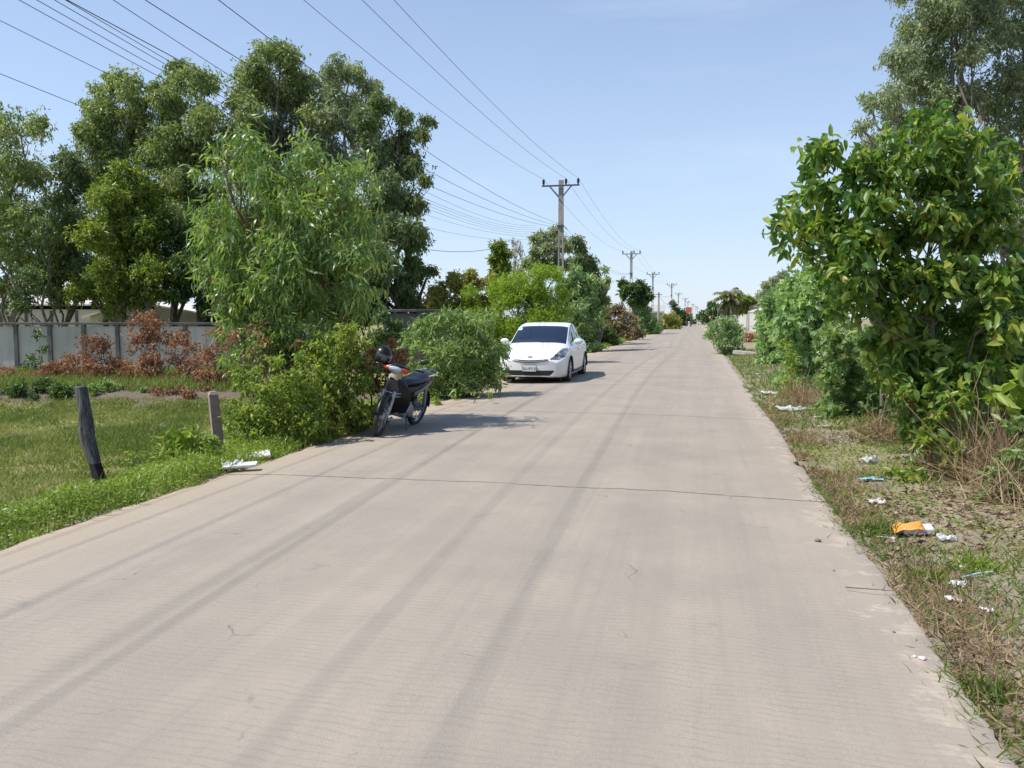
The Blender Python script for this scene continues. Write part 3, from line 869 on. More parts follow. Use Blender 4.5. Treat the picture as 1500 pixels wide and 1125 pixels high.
bush('big leaved seedling beside the pink stone post', 272, 8.9,
     [(262, 645, 14), (285, 640, 15), (300, 655, 14), (270, 665, 14), (290, 668, 12), (252, 660, 9)], L_scrub, 240, .17, .065, 'broad', name='broad_leaf_seedling', cat='plant', multi=3, nl=6, droop=.2, ds=.1, back=.1)
bush('broken off grey twig plant with red brown leaves in front of the sapling', 350, 11.0, [(385, 470, 10), (372, 485, 9), (398, 495, 8), (430, 505, 8), (340, 490, 8)], L_dry, 150, .10, .045, name='withered_twig', cat='plant', multi=3, nl=8, twigs=1, r0=.012)

# red brown dry shrubs before the wall
GD = 'red brown dry shrubs before the grey wall'
for lab, px, d, n, lst in (
        ('tallest red brown dry shrub, twigs reaching the top of the grey wall', 228, 20.5, 2900, [(200, 482, 14), (222, 478, 14), (240, 500, 20), (205, 510, 20), (225, 535, 24), (255, 525, 18), (195, 548, 18), (240, 560, 20), (215, 575, 16)]),
        ('red brown dry shrub left of the tallest one', 150, 21.0, 2300, [(132, 505, 14), (152, 515, 16), (120, 530, 18), (150, 540, 20), (172, 530, 16), (135, 555, 18), (165, 560, 16)]),
        ('reddish dry shrub nearest the stone post', 325, 19.0, 2100, [(318, 500, 13), (335, 510, 14), (310, 530, 16), (338, 540, 18), (318, 560, 18), (300, 555, 14)]),
        ('pale leafless dry shrub between the tallest and the reddish one', 275, 20.0, 1150, [(265, 510, 16), (285, 520, 16), (270, 545, 18), (295, 550, 14), (262, 565, 14)]),
        ('low rusty dry shrub near the left edge of the wall', 78, 21.5, 1500, [(65, 545, 14), (88, 540, 15), (75, 558, 16), (105, 550, 14), (48, 555, 12)]),
        ('lowest rusty dry shrub at the left edge of the field', 15, 21.5, 1100, [(5, 552, 13), (25, 555, 13), (-12, 555, 14), (42, 560, 8)])):
    bush(lab, px, d, [(a, b - (9 if b < 520 else 2), r * 1.2) for a, b, r in lst], L_dry, int(n * 1.25), .10, .042, skirt=False, sprig=.2, lr=.55, name='dry_shrub', group=GD, multi=9, nl=24, twigs=3, r0=.016, bark=stick_m if 'pale' in lab else stem_brown, ds=.4, back=.3, droop=.5)
bush('thin green climber growing up the grey wall', 60, 24, [(58, 490, 9), (62, 510, 9), (52, 525, 12), (66, 540, 10), (45, 535, 9)], L_dkgr, 700, .10, .05, name='climbing_plant', cat='plant', multi=4, nl=8)
bush('dark low weeds in the shade of the field bank, left of the black post', 70, 17.6, [(40, 574, 16), (65, 570, 17), (90, 574, 15), (110, 572, 12), (30, 584, 12), (80, 586, 12), (10, 577, 13), (-10, 582, 12), (120, 582, 10), (55, 587, 12), (100, 586, 10)], L_dkgr, 8500, .08, .04, name='bank_weed', cat='plant', multi=4, nl=8)
bush('dark low weeds on the bank right of the black post', 150, 17.9, [(138, 566, 8), (155, 564, 9), (175, 568, 8), (195, 572, 7), (210, 570, 7)], L_bush, 1800, .08, .04, name='bank_weed', cat='plant', multi=3, nl=6)
bush('heap of dead brown leaves and twigs on the bank under the dry shrubs', 255, 17.8, [(230, 578, 13), (255, 580, 15), (280, 582, 14), (300, 578, 12), (215, 584, 10), (245, 588, 10), (290, 590, 10)], L_dry, 3600, .085, .04, name='dead_brush', cat='brush', multi=6, nl=16, tmean=.25)

# ------------------------------------------------------------------ bushes and trees behind the car, on to the far end
GL = 'bushes along the far left road side'
bush('olive yellow bush behind the grey wall end, left of the feathery green one', 665, 30,
     [(645, 425, 14), (672, 418, 15), (700, 415, 13), (650, 448, 18), (682, 445, 20), (712, 440, 16), (640, 470, 14), (670, 470, 18), (705, 468, 18), (725, 425, 10), (632, 440, 12), (660, 405, 8), (690, 402, 8), (720, 408, 9)], L_olive, 21000, .13, .06, lump=2, lr=.8, group=GL, multi=6)
bush('bright yellow green feathery bush behind the white car roof', 765, 28.5,
     [(730, 425, 16), (758, 412, 18), (790, 402, 17), (812, 400, 12), (735, 450, 20), (768, 442, 24), (800, 435, 20), (720, 475, 18), (752, 475, 22), (785, 468, 22), (812, 462, 16), (700, 455, 12), (708, 485, 14), (740, 495, 16), (745, 432, 18), (775, 425, 18), (690, 430, 12), (685, 470, 14), (820, 430, 14), (790, 455, 20), (820, 480, 16)],
     L_feath, 44000, .13, .030, 'diamond', group=GL, multi=8, up=.3, droop=.1, lump=2, lr=.85)
bush('grey green sapling clump in front of the nearest utility pole', 845, 39,
     [(842, 398, 11), (830, 415, 14), (855, 415, 14), (842, 432, 16), (868, 435, 13), (825, 445, 14), (850, 455, 18), (875, 460, 14), (835, 470, 14), (862, 478, 14)], L_grey, 13000, .20, .058, 'lance', group=GL, multi=5)
bush('dark green low bush right behind the white car', 875, 48,
     [(858, 482, 12), (875, 478, 14), (890, 488, 11), (868, 496, 10), (850, 495, 9), (900, 494, 7)], L_dkgr, 9000, .20, .09, group=GL, multi=5, tmean=.7)
bush('brown olive half dry bush after the dark green low one', 905, 60,
     [(890, 458, 11), (908, 455, 12), (925, 465, 9), (888, 475, 12), (908, 475, 14), (925, 482, 10), (895, 488, 9), (915, 490, 8), (938, 488, 6)], L_brown, 12000, .22, .085, group=GL, multi=6, tmean=.55)
bush('blue green bush beside the road after the brown olive one', 947, 82,
     [(935, 452, 8), (948, 458, 9), (940, 468, 10), (955, 470, 9), (945, 480, 10), (962, 480, 7), (932, 482, 8)], L_grey, 8500, .26, .11, group=GL, multi=5)
bush('yellowish bush with a dry foot beyond the blue green one', 983, 122,
     [(975, 464, 6), (986, 465, 7), (993, 470, 6), (980, 475, 7), (990, 478, 6), (970, 478, 5), (964, 470, 6)], L_olive, 6000, .34, .15, group=GL, multi=4)
bush('dense dark bush below the orange signboard', 1000, 180,
     [(990, 452, 6), (998, 455, 7), (1004, 460, 7), (992, 463, 8), (1000, 468, 7), (1009, 468, 5), (985, 446, 5), (996, 474, 5)], L_dkgr, 4200, .5, .24, group=GL, multi=4)
bush('scraggly light bush at the far end of the road by the last poles', 1013, 230, [(1012, 470, 3), (1016, 472, 3), (1010, 474, 2.5), (1013, 465, 2)], L_olive, 900, .6, .25, group=GL, multi=2, nl=4)
tall('slim green tree left of the bare grey one, beyond the feathery bush', 733, 46, [(730, 362, 9), (738, 372, 10), (725, 380, 10), (736, 392, 12), (728, 402, 12), (735, 415, 11)], L_acac, 4600, L=.26, W=.1, name='slim_tree', group=None, back=.8, ds=.5, tpl='fold', droop=.3)
tall('leafless grey tree between the slim green one and the pale eucalyptus', 757, 49, [(752, 352, 6), (762, 355, 7), (757, 365, 8), (765, 368, 6), (750, 368, 6), (757, 385, 7), (757, 400, 9)], L_brown, 260, bark_pale, L=.16, W=.06, name='bare_tree', group=None, back=.5, ds=.4, twigs=9, r0=.09, nl=22)
tall('pale grey eucalyptus directly behind the nearest utility pole', 800, 52,
     [(812, 338, 9), (800, 345, 10), (785, 348, 9), (820, 352, 10), (806, 362, 14), (786, 368, 12), (775, 385, 12), (795, 388, 15), (815, 385, 14), (765, 398, 9), (830, 360, 9), (832, 385, 10)], L_eucg, 10800, bark_pale, L=.30, W=.09, group=None, back=1.2, ds=.8)
tall('drooping dark eucalyptus right of the nearest utility pole', 855, 49,
     [(845, 352, 8), (850, 365, 10), (845, 382, 12), (862, 380, 10), (868, 395, 10), (855, 400, 12), (845, 410, 10), (872, 408, 7)], L_eucd, 7560, L=.28, W=.085, group=None, back=1.0, ds=.6)
tall('mid green tree with thin sprays reaching over the lower cables', 872, 40, [(868, 412, 9), (880, 420, 9), (872, 432, 12), (884, 440, 8), (868, 448, 12), (880, 455, 8), (890, 410, 4), (886, 395, 4)], L_bush, 3600, L=.2, W=.08, name='slim_tree', group=None, back=.7, ds=.5, tpl='fold', droop=.3)
tall('round dark tree behind the second utility pole', 932, 82,
     [(912, 414, 5), (918, 425, 6), (914, 432, 5), (930, 420, 6), (938, 418, 5), (945, 425, 6), (935, 432, 7), (948, 436, 6), (940, 443, 6), (926, 440, 5)], L_dkgr, 4600, L=.42, W=.2, name='round_tree', group=None, back=1.2, ds=.8, tpl='fold', droop=.2, r0=.22)
tall('small round tree at the vanishing end of the road', 1029, 215, [(1029, 458, 4), (1025, 463, 4), (1033, 463, 4), (1029, 467, 5), (1036, 468, 3)], L_dkgr, 1500, L=.7, W=.4, name='round_tree', group=None, back=1, ds=1, tpl='fold', r0=.3)

# right side, far
tall('dark tree left of the coconut palm', 1043, 125, [(1042, 445, 4.5), (1047, 450, 5), (1040, 453, 4), (1050, 457, 5), (1046, 462, 4)], L_dkgr, 1900, L=.5, W=.25, name='round_tree', group=None, back=1, ds=1, tpl='fold')
tall('green tree mass behind the ribbed white wall, right of the palm', 1095, 112, [(1080, 440, 8), (1090, 437, 7), (1100, 440, 8), (1086, 448, 9), (1110, 445, 8), (1120, 436, 8), (1076, 450, 7), (1100, 452, 9)], L_acac, 4200, L=.5, W=.25, name='round_tree', group=None, back=1.5, ds=1, tpl='fold')
tall('dark feathery crown above the ribbed wall beside the tall weeds', 1118, 70, [(1112, 432, 5), (1118, 428, 5), (1125, 418, 8), (1135, 410, 9), (1145, 402, 8), (1130, 428, 9)], L_eucg, 2600, L=.3, W=.1, name='round_tree', group=None, back=1, ds=.8)
# coconut palm
root = empty('coconut_palm', gbase(1066, 105), 'coconut palm with drooping fronds beyond the ribbed white wall', 'palm tree')
hz_ = float(P(1066, 438, 105)[2] - root.location.z)
mb = MB(); mb.tube([(0, 0, -.1), (.1, .05, hz_ * .5), (.05, 0, hz_)], [.26, .2, .16], 10); mb.build('trunk', bark_grey, root)
ps, axs, nrs = [], [], []
for k in range(44):
    a = rng.uniform(0, 2 * math.pi); el = rng.uniform(-1.0, 1.35)
    dv = np.array([math.cos(a) * math.cos(el), math.sin(a) * math.cos(el), math.sin(el)])
    q = np.array([.05, 0, hz_]); ln = rng.uniform(1.8, 2.4); sd = np.cross(dv, [0, 0, 1.]); sd /= np.linalg.norm(sd)
    for i in range(14):
        dv = dv + np.array([0, 0, -.11]); dv /= np.linalg.norm(dv)
        q = q + dv * ln / 14
        for s in (-1, 1):
            ps.append(q.copy()); axs.append(sd * s * .8 + dv * .5 + np.array([0, 0, -.45])); nrs.append(np.cross(sd, dv) + sd * s * .3)
ps = np.array(ps)
leafmesh('crown', L_palm, root, ps, np.array(axs), np.array(nrs), .75 * rng.uniform(.7, 1.1, len(ps)), .15, .5 + .25 * rng.normal(size=len(ps)), 'lance')

# ------------------------------------------------------------------ right side plants
GR = 'plants along the right road side'
bush('rounded grey green bush leaning over the road edge near the ribbed wall', 1064, 36,
     [(1058, 470, 10), (1070, 472, 11), (1048, 480, 10), (1062, 486, 13), (1078, 485, 11), (1040, 490, 8), (1055, 498, 10), (1072, 500, 11), (1085, 498, 7), (1078, 512, 7)], L_grey, 6000, .16, .055, group=GR, multi=6, ds=.3, back=.6)
bush('tall grey green weeds nearest the ribbed white wall', 1133, 27.5,
     [(1128, 440, 13), (1140, 430, 13), (1125, 460, 15), (1140, 458, 17), (1122, 482, 14), (1138, 485, 16), (1126, 505, 13), (1142, 508, 14)], L_castor, 5600, .21, .11, 'lobed', group=GR, multi=5, droop=.4, ds=.4, back=.9)
bush('tall pale weeds with dusty leaves rising left of the broad leaved tree', 1185, 18.2,
     [(1170, 412, 17), (1195, 402, 17), (1215, 415, 18), (1160, 438, 20), (1188, 438, 24), (1215, 445, 24), (1155, 470, 20), (1180, 475, 24), (1210, 480, 24), (1160, 500, 20), (1185, 510, 22), (1165, 530, 16), (1200, 540, 22), (1180, 560, 12)],
     L_castor, 9500, .20, .11, 'lobed', group=GR, multi=6, droop=.45, ds=.4, back=.9)
bush('slender yellow green shoot in front of the pale weeds', 1158, 16.5, [(1152, 505, 8), (1156, 522, 9), (1160, 540, 10), (1152, 555, 8), (1165, 565, 9), (1148, 575, 7)], L_weed, 1100, .10, .03, group=GR, multi=3, nl=6)
bush('dark green lobed weeds below the broad leaved tree', 1245, 12.8,
     [(1225, 500, 22), (1255, 505, 26), (1280, 520, 26), (1222, 540, 24), (1252, 550, 28), (1285, 560, 26), (1235, 580, 22), (1265, 592, 24), (1290, 602, 18), (1250, 615, 14), (1210, 560, 14), (1275, 625, 10)],
     L_bush, 5200, .13, .085, 'lobed', group=GR, multi=7, droop=.45, ds=.3, back=.6, tmean=.4)
lst = [(1195, 228, 20), (1180, 250, 18), (1215, 225, 18), (1165, 320, 18), (1190, 330, 24), (1150, 332, 10), (1180, 290, 22), (1215, 275, 28), (1250, 250, 28), (1285, 240, 26), (1320, 215, 26), (1345, 190, 20), (1370, 172, 16), (1375, 205, 28), (1410, 215, 24),
       (1440, 218, 20), (1455, 255, 30), (1225, 320, 34), (1265, 300, 38), (1310, 270, 40), (1355, 250, 40), (1400, 260, 40), (1440, 300, 40), (1215, 370, 32), (1260, 360, 44), (1310, 340, 48), (1365, 320, 48),
       (1415, 340, 46), (1240, 410, 34), (1285, 415, 42), (1335, 405, 48), (1390, 405, 48), (1445, 415, 44), (1270, 450, 24), (1310, 465, 36), (1355, 470, 42), (1405, 475, 40), (1455, 465, 36), (1330, 515, 30), (1370, 530, 36),
       (1410, 535, 30), (1350, 570, 28), (1385, 590, 30), (1345, 615, 20), (1400, 625, 20), (1375, 650, 14), (1225, 440, 20), (1185, 370, 18), (1320, 560, 22), (1400, 570, 30), (1430, 590, 22), (1355, 640, 18), (1430, 520, 28), (1290, 500, 28), (1325, 520, 30), (1300, 550, 22), (1370, 560, 34), (1340, 590, 26), (1410, 560, 32), (1440, 540, 30), (1460, 500, 34)]
lst = [(a, b, r * .80) for a, b, r in lst] + [(1475, 215, 9), (1490, 232, 8), (1465, 240, 12), (1128, 330, 6), (1175, 212, 8), (1205, 208, 8), (1375, 158, 8), (1350, 172, 8), (1405, 180, 9), (1440, 195, 8), (1300, 205, 10), (1265, 225, 10), (1150, 355, 10), (1160, 300, 9), (1500, 430, 20), (1470, 345, 18), (1480, 400, 24), (1455, 300, 20), (1475, 265, 14), (1500, 380, 18), (1490, 460, 24)]
B = blobs(lst, 8.3, .45, .55)
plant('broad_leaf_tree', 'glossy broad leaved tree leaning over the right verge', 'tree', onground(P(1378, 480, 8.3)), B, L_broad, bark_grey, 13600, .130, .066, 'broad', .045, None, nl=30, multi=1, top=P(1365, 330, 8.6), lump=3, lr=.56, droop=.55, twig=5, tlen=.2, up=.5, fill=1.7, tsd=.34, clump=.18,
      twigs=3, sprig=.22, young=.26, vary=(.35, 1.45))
plant('upright_sucker', 'slim upright shoots with yellow green leaves at the foot of the broad leaved tree', 'plant', onground(P(1372, 480, 7.7)), blobs([(1370, 600, 18), (1385, 625, 16), (1362, 640, 14), (1400, 590, 14), (1395, 655, 10)], 7.7, .15), L_broad, stem_brown, 420, .13, .06, 'broad', .015, None, multi=4, nl=6, tmean=.75)
tall('tall grey eucalyptus towering behind the broad leaved tree', 1410, 25,
     [(1385, 20, 44), (1340, 40, 30), (1430, 15, 40), (1325, 85, 26), (1365, 85, 40), (1420, 75, 36), (1345, 128, 34), (1300, 150, 24), (1272, 150, 16), (1262, 185, 15), (1285, 205, 18), (1320, 180, 30), (1390, 135, 36), (1425, 140, 26), (1270, 225, 14), (1360, 190, 26),
      (1400, -50, 50), (1340, -20, 34), (1450, -40, 50)], L_eucg, 48600, bark_grey, lump=3, lr=.72, L=.145, W=.048, r0=.17, group=None, ds=1.0, back=1.1, nl=22, fork=.4)
tall('second grey eucalyptus at the right edge of the photo', 1490, 26,
     [(1470, 60, 34), (1505, 40, 40), (1485, 110, 36), (1520, 130, 40), (1465, 155, 34), (1500, 180, 38), (1450, 200, 28), (1485, 230, 34), (1520, 250, 40), (1475, 280, 30), (1505, 320, 36), (1480, 350, 34), (1530, 60, 40), (1500, -20, 50), (1530, 360, 40)],
     L_eucg, 37800, bark_grey, lump=3, lr=.72, L=.145, W=.048, r0=.16, group=None, ds=1.0, back=1.1, nl=20, tmean=.42)
bush('green bush filling the gap at the right edge behind the straw', 1490, 9.5, [(1480, 450, 34), (1510, 470, 36), (1470, 500, 34), (1505, 530, 40), (1450, 520, 30), (1480, 575, 34), (1520, 600, 40)], L_broad, 3000, .12, .06, 'broad', group=GR, multi=6, tmean=.3)

bush('tangled hedge of vines and leaves filling the verge behind the broad leaved tree', 1400, 10.6, [(1310, 500, 24), (1345, 520, 28), (1310, 545, 26), (1385, 505, 30), (1425, 520, 30), (1345, 570, 26), (1395, 560, 28), (1440, 560, 30), (1470, 500, 30), (1490, 545, 30), (1310, 590, 18), (1360, 605, 20),
      (1410, 605, 22), (1500, 470, 28), (1340, 475, 24), (1290, 480, 20), (1450, 440, 26), (1490, 420, 24)], L_dkgr, 9500, .11, .055, 'broad', group=GR, multi=8, nl=24, droop=.5)
bush('leafy vines hanging to the ground at the foot of the broad leaved tree', 1370, 7.9, [(1330, 575, 16), (1355, 600, 18), (1385, 600, 20), (1345, 630, 15), (1375, 635, 17), (1405, 625, 15), (1320, 545, 16), (1400, 570, 18), (1365, 560, 18)], L_broad, 1700, .11, .055, 'broad', group=GR, multi=5, nl=12, droop=.6, ds=.2, back=.2, tmean=.55, vary=(.4, 1.4))

# dry straw stalks leaning at the right
def stalks(label, px, py, d, n, h, spread, name='dry_grass_clump', lean=(0, 0), tm=.5):
    c0 = onground(P(px, py, d)); root = empty(name, c0, label, 'dry grass')
    ps = rng.normal(size=(n, 3)) * np.array([spread, spread, 0]); ps[:, 2] = rng.random(n) ** 2 * h * .35
    ax = rng.normal(size=(n, 3)) * .42; ax[:, 2] = np.abs(rng.normal(size=n) * .35 + .75); ax[:, 0] += lean[0]; ax[:, 1] += lean[1]
    k = rng.random(n) < .3; ax[k, 2] *= .25
    leafmesh('dry_foliage', straw_m, root, ps, ax, rng.normal(size=(n, 3)), h * rng.uniform(.25, 1.0, n), .0075 * rng.uniform(.5, 1.4, n), tm + .28 * rng.normal(size=n), 'blade')
    return root


stalks('tall dry straw leaning against the broad leaved tree at the right edge', 1452, 640, 7.4, 360, .95, .16, lean=(-.1, 0))
stalks('tangled straw heap lowest at the right edge of the photo', 1490, 690, 6.6, 330, .55, .26)
stalks('short reddish straw at the foot of the broad leaved tree', 1405, 680, 7.7, 380, .45, .18, tm=.3)
stalks('dry straw tuft beside the thin wooden stake', 1300, 630, 10.2, 420, .5, .2, tm=.3)
stalks('dry straw behind the slender yellow green shoot', 1180, 590, 14.5, 500, .7, .3, tm=.3)
bush('young plant with bright leaves in front of the straw heap', 1480, 6.7, [(1475, 690, 18), (1490, 665, 16), (1462, 700, 12), (1495, 720, 22), (1470, 735, 16), (1440, 725, 10), (1495, 620, 14), (1500, 760, 16)], L_bush, 1300, .09, .04, 'fold', group=GR, multi=4, nl=6, ds=.1, back=.15)
bush('big leaved shoot poking through the straw at the right edge', 1470, 6.9, [(1460, 580, 10), (1485, 585, 12), (1495, 560, 12), (1480, 610, 10)], L_weed, 60, .16, .085, 'broad', group=GR, multi=3, nl=4, ds=.1, back=.1)


def tuft(label, px, py, n, h, mat=L_grassg, wd=.011, spread=.06, lean=.8, tm=.35):
    c0 = GG(px, py); root = empty('grass_tuft', c0, label, 'grass tuft')
    ps = rng.normal(size=(n, 3)) * np.array([spread, spread, 0])
    ax = rng.normal(size=(n, 3)) * lean; ax[:, 2] = .9
    leafmesh('foliage', mat, root, ps, ax, rng.normal(size=(n, 3)), h * rng.uniform(.5, 1.2, n), wd, tm + .2 * rng.normal(size=n), 'blade')


tuft('spiky dark grass tuft left of the orange packet', 1288, 784, 150, .17)
tuft('green weed tuft right of the clear plastic wrapper', 1432, 832, 170, .09, L_weed, .012, .07, 1.0, .3)
tuft('small green weed tuft below the white scraps, by the blue straw', 1362, 850, 110, .10, L_weed, .015, .05, 1.0, .2)
tuft('dark green rosette on the verge below the thin stake', 1275, 640, 130, .16, L_bush, .02, .06, .7, .2)
tuft('leafy green clump at the bottom right corner of the verge', 1450, 1020, 150, .12, L_grassg, .01, .06, 1.0, .3)

# ------------------------------------------------------------------ hard materials
m_conc = surf('pole_concrete', (.42, .39, .35), (.30, .28, .25), .9, 3, bump=.3)
m_steel = surf('dark_galvanised_steel', (.10, .11, .13), (.06, .065, .08), .6, 6)
m_insul = surf('insulator_glaze', (.05, .04, .05), (.03, .03, .04), .25, 4)
m_cable = surf('cable_black', (.035, .04, .05), (.02, .022, .03), .6, 3)
m_wood = surf('weathered_wood', (.085, .082, .085), (.035, .034, .036), .95, 9, bump=1.0, bscale=30)
m_wood, t, out = nt('weathered_grain_wood')
vec = scaled(t, N(t, 'ShaderNodeTexCoord').outputs['Object'], (34, 34, 2.2)); gr = noise(t, vec, 1.0, 6, .7)
p = N(t, 'ShaderNodeBsdfPrincipled'); p.inputs['Roughness'].default_value = .95
t.links.new(ramp(t, gr, [(.32, (.020, .019, .019)), (.5, (.075, .072, .072)), (.68, (.19, .18, .175))]), p.inputs['Base Color'])
bn = N(t, 'ShaderNodeBump'); bn.inputs['Strength'].default_value = 1; bn.inputs['Distance'].default_value = .012; t.links.new(gr, bn.inputs['Height']); t.links.new(bn.outputs[0], p.inputs['Normal'])
t.links.new(p.outputs[0], out.inputs[0])
m_char = surf('charred_wood', (.014, .013, .013), (.006, .006, .006), .9, 9, bump=.8)
m_stone = surf('pink_stone', (.40, .29, .255), (.24, .19, .165), .9, 7, bump=.6)
m_white = surf('white_painted_sheet', (.74, .73, .70), (.62, .60, .57), .6, .6, obj=False)
m_wash = surf('weathered_white_wall', (.56, .54, .50), (.42, .40, .37), .85, .8, obj=False)
m_dark = surf('dark_opening', (.03, .03, .03), (.02, .02, .02), .9)
m_redroof = surf('red_roof_tile', (.42, .10, .06), (.32, .08, .05), .8, 3)
m_sign = surf('orange_sign', (.50, .12, .05), (.42, .09, .04), .6, 2)

# stained wall
m_wall, t, out = nt('stained_wall_concrete')
pos = wpos(t)
a = noise(t, pos, .8, 5); b = noise(t, scaled(t, pos, (6, 6, .5)), 1.0, 5)
c = ramp(t, a, [(.35, (.38, .37, .35)), (.65, (.50, .485, .46))])
c = mixc(t, maprange(t, b, .55, .75, 0, .35), c, (.20, .195, .185))
p = N(t, 'ShaderNodeBsdfPrincipled'); p.inputs['Roughness'].default_value = .9
t.links.new(c, p.inputs['Base Color']); t.links.new(p.outputs[0], out.inputs[0])
m_walldk = surf('dark_wall_concrete', (.15, .145, .135), (.065, .063, .06), .95, 2.2, obj=False)  # darker grey concrete, tone varies at random


# ------------------------------------------------------------------ walls
def wall(label, px0, px1, d, top, step, mat, pmat, name='concrete_wall', cope=.09):
    a = P(px0, 480, d); b = P(px1, 480, d); L = float(np.linalg.norm((b - a)[:2]))
    root = empty(name, (a[0], a[1], 0), label, 'wall', rot=(0, 0, YAW))
    z0 = -.55
    n = int(round(L / step)); st = L / n
    for i in range(n + 1):
        MB().box((i * st, -.02, (z0 + top) / 2), (.13, .16, top - z0)).build('post', pmat, root, smooth=False)
        if i < n:
            MB().box((i * st + st / 2, .02, (z0 + top - .06) / 2), (st - .134, .06, top - .06 - z0)).build('panel', mat, root, smooth=False)
    MB().box((L / 2, -.02, top + cope / 2 + .002), (L + .2, .24, cope)).build('coping', m_walldk, root, smooth=False, bevel=.012)
    return root


wall('low grey panel wall with dark posts and coping behind the dry shrubs', -75, 470, 30, 1.30, 1.27, m_wall, m_walldk)
wall('short darker grey panel wall left of the olive yellow bush', 565, 665, 28.5, 1.76, 1.27, m_walldk, m_walldk)

# ribbed white wall on the right
A = np.array([5.9, 78.0]); Bq = np.array([8.8, 190.0]); A = A + (A - Bq) * .30
L = float(np.linalg.norm(Bq - A)); th = math.atan2(Bq[1] - A[1], Bq[0] - A[0])
root = empty('ribbed_wall', (A[0], A[1], 0), 'white ribbed concrete wall with a dark baluster top along the right side', 'wall', rot=(0, 0, th))
MB().box((L / 2, -.06, 1.05), (L, .16, 2.5)).build('panel', m_white, root, smooth=False)
mb = MB()
for i in range(int(L / 3.6)):
    mb.box((i * 3.6 + .3, .16, 1.05), (.7, .30, 2.36))
mb.build('rib', m_white, root, smooth=False)
MB().box((L / 2, .03, 2.43), (L, .34, .22)).build('moulding', m_white, root, smooth=False, bevel=.03)
mb = MB()
for i in range(int(L / .42)):
    mb.box((i * .42 + .2, 0, 2.75), (.20, .14, .40))
mb.build('baluster', m_walldk, root, smooth=False)
MB().box((L / 2, 0, 3.02), (L, .26, .12)).build('rail', m_walldk, root, smooth=False)
root = empty('gate_pillar', (8.2, 176, 0), 'square white gate pillar with a flat cap at the far end of the ribbed wall', 'pillar')
MB().box((0, 0, 1.45), (1.5, 1.5, 3.1)).build('shaft', m_white, root, bevel=.03)
mb = MB(); mb.box((0, 0, 3.13), (2.0, 2.0, .22)); mb.box((0, 0, 3.36), (1.75, 1.75, .20)); mb.build('cap', m_white, root, bevel=.04)


# ------------------------------------------------------------------ sheds, houses, sign
def shed(name, label, px, d, parts, cat='building', rot=YAW):
    p = P(px, 480, d); root = empty(name, (p[0], p[1], 0), label, cat, rot=(0, 0, rot))
    for nm, mat, mb in parts:
        mb.build(nm, mat, root, smooth=False)
    return root


def slab(x0, x1, y0, z0, y1, z1, th=.08):
    return MB().add([(x, y, z + k) for x in (x0, x1) for (y, z) in ((y0, z0), (y1, z1)) for k in (0, th)],
                    [(0, 1, 3, 2), (4, 6, 7, 5), (0, 4, 5, 1), (2, 3, 7, 6), (0, 2, 6, 4), (1, 5, 7, 3)])


wl = MB(); wl.box((0, 2.0, .72), (11, .2, 2.6)); wl.box((-5.4, 6, .72), (.2, 7.8, 2.6)); wl.box((5.4, 6, .72), (.2, 7.8, 2.6)); wl.box((0, 9.9, 1.5), (11, .2, 4.2))
shed('factory_shed', 'long white factory shed with stepped roofs behind the trees at the left edge', 30, 46,
     [('wall', m_wash, wl)] + [('column', m_walldk, MB().box((-5.2 + i * 1.48, 1.86, .7), (.12, .1, 2.6))) for i in range(8)] + [('roof', m_wash, slab(-5.8, 5.8, 1.4, 2.28, 4.2, 2.95)), ('upper_wall', m_dark, MB().box((0, 4.4, 2.7), (11, .2, 1.2))),
      ('upper_roof', m_wash, slab(-5.8, 5.8, 3.9, 3.2, 8.2, 4.05))])
g = [(-3.6, 0, 1.55), (-.9, 0, 2.35), (4.1, 0, 1.50)]
gm = MB(); gm.add([(x, 0, z) for x, _, z in g] + [(x, 8, z) for x, _, z in g] + [(x, 0, z + .09) for x, _, z in g] + [(x, 8, z + .09) for x, _, z in g],
                  [(6, 7, 10, 9), (7, 8, 11, 10), (0, 3, 4, 1), (1, 4, 5, 2), (0, 1, 7, 6), (1, 2, 8, 7), (3, 9, 10, 4), (4, 10, 11, 5), (0, 6, 9, 3), (2, 5, 11, 8)])
wm = MB(); wm.add([(-3.3, .3, -.5), (3.8, .3, -.5), (3.8, .3, 1.53), (-.9, .3, 2.33), (-3.3, .3, 1.62)] + [(-3.3, 7.7, -.5), (3.8, 7.7, -.5), (3.8, 7.7, 1.53), (-.9, 7.7, 2.33), (-3.3, 7.7, 1.62)],
                  [(0, 1, 2, 3, 4), (5, 9, 8, 7, 6), (0, 5, 6, 1), (1, 6, 7, 2), (0, 4, 9, 5)])
shed('white_shed', 'low white gable shed whose roof slopes down to the right behind the wall', 222, 42, [('roof', m_white, gm), ('wall', m_wash, wm)])
gb = MB(); gb.box((0, 0, 1.35), (9, 6, 3.0))
shed('roadside_house', 'small grey house with a pale roof between the second and third utility poles', 938, 170,
     [('wall', surf('grey_render', (.36, .36, .35), (.28, .28, .27), .9), gb), ('roof', surf('weathered_sheet', (.42, .41, .39), (.34, .33, .31), .8), slab(-5, 5, -3.6, 2.9, 3.6, 4.3, .16)), ('door', m_dark, MB().box((1.5, -3.02, 1.0), (1.0, .05, 2.0)))], 'house', 0)


def hip(w_, d_, z0, z1, rdg, th=.12):
    v = [(-w_, -d_, z0), (w_, -d_, z0), (w_, d_, z0), (-w_, d_, z0), (-rdg, 0, z1), (rdg, 0, z1)] + [(-w_, -d_, z0 - th), (w_, -d_, z0 - th), (w_, d_, z0 - th), (-w_, d_, z0 - th)]
    return MB().add(v, [(0, 1, 5, 4), (1, 2, 5), (2, 3, 4, 5), (3, 0, 4), (6, 9, 8, 7), (0, 6, 7, 1), (1, 7, 8, 2), (2, 8, 9, 3), (3, 9, 6, 0)])


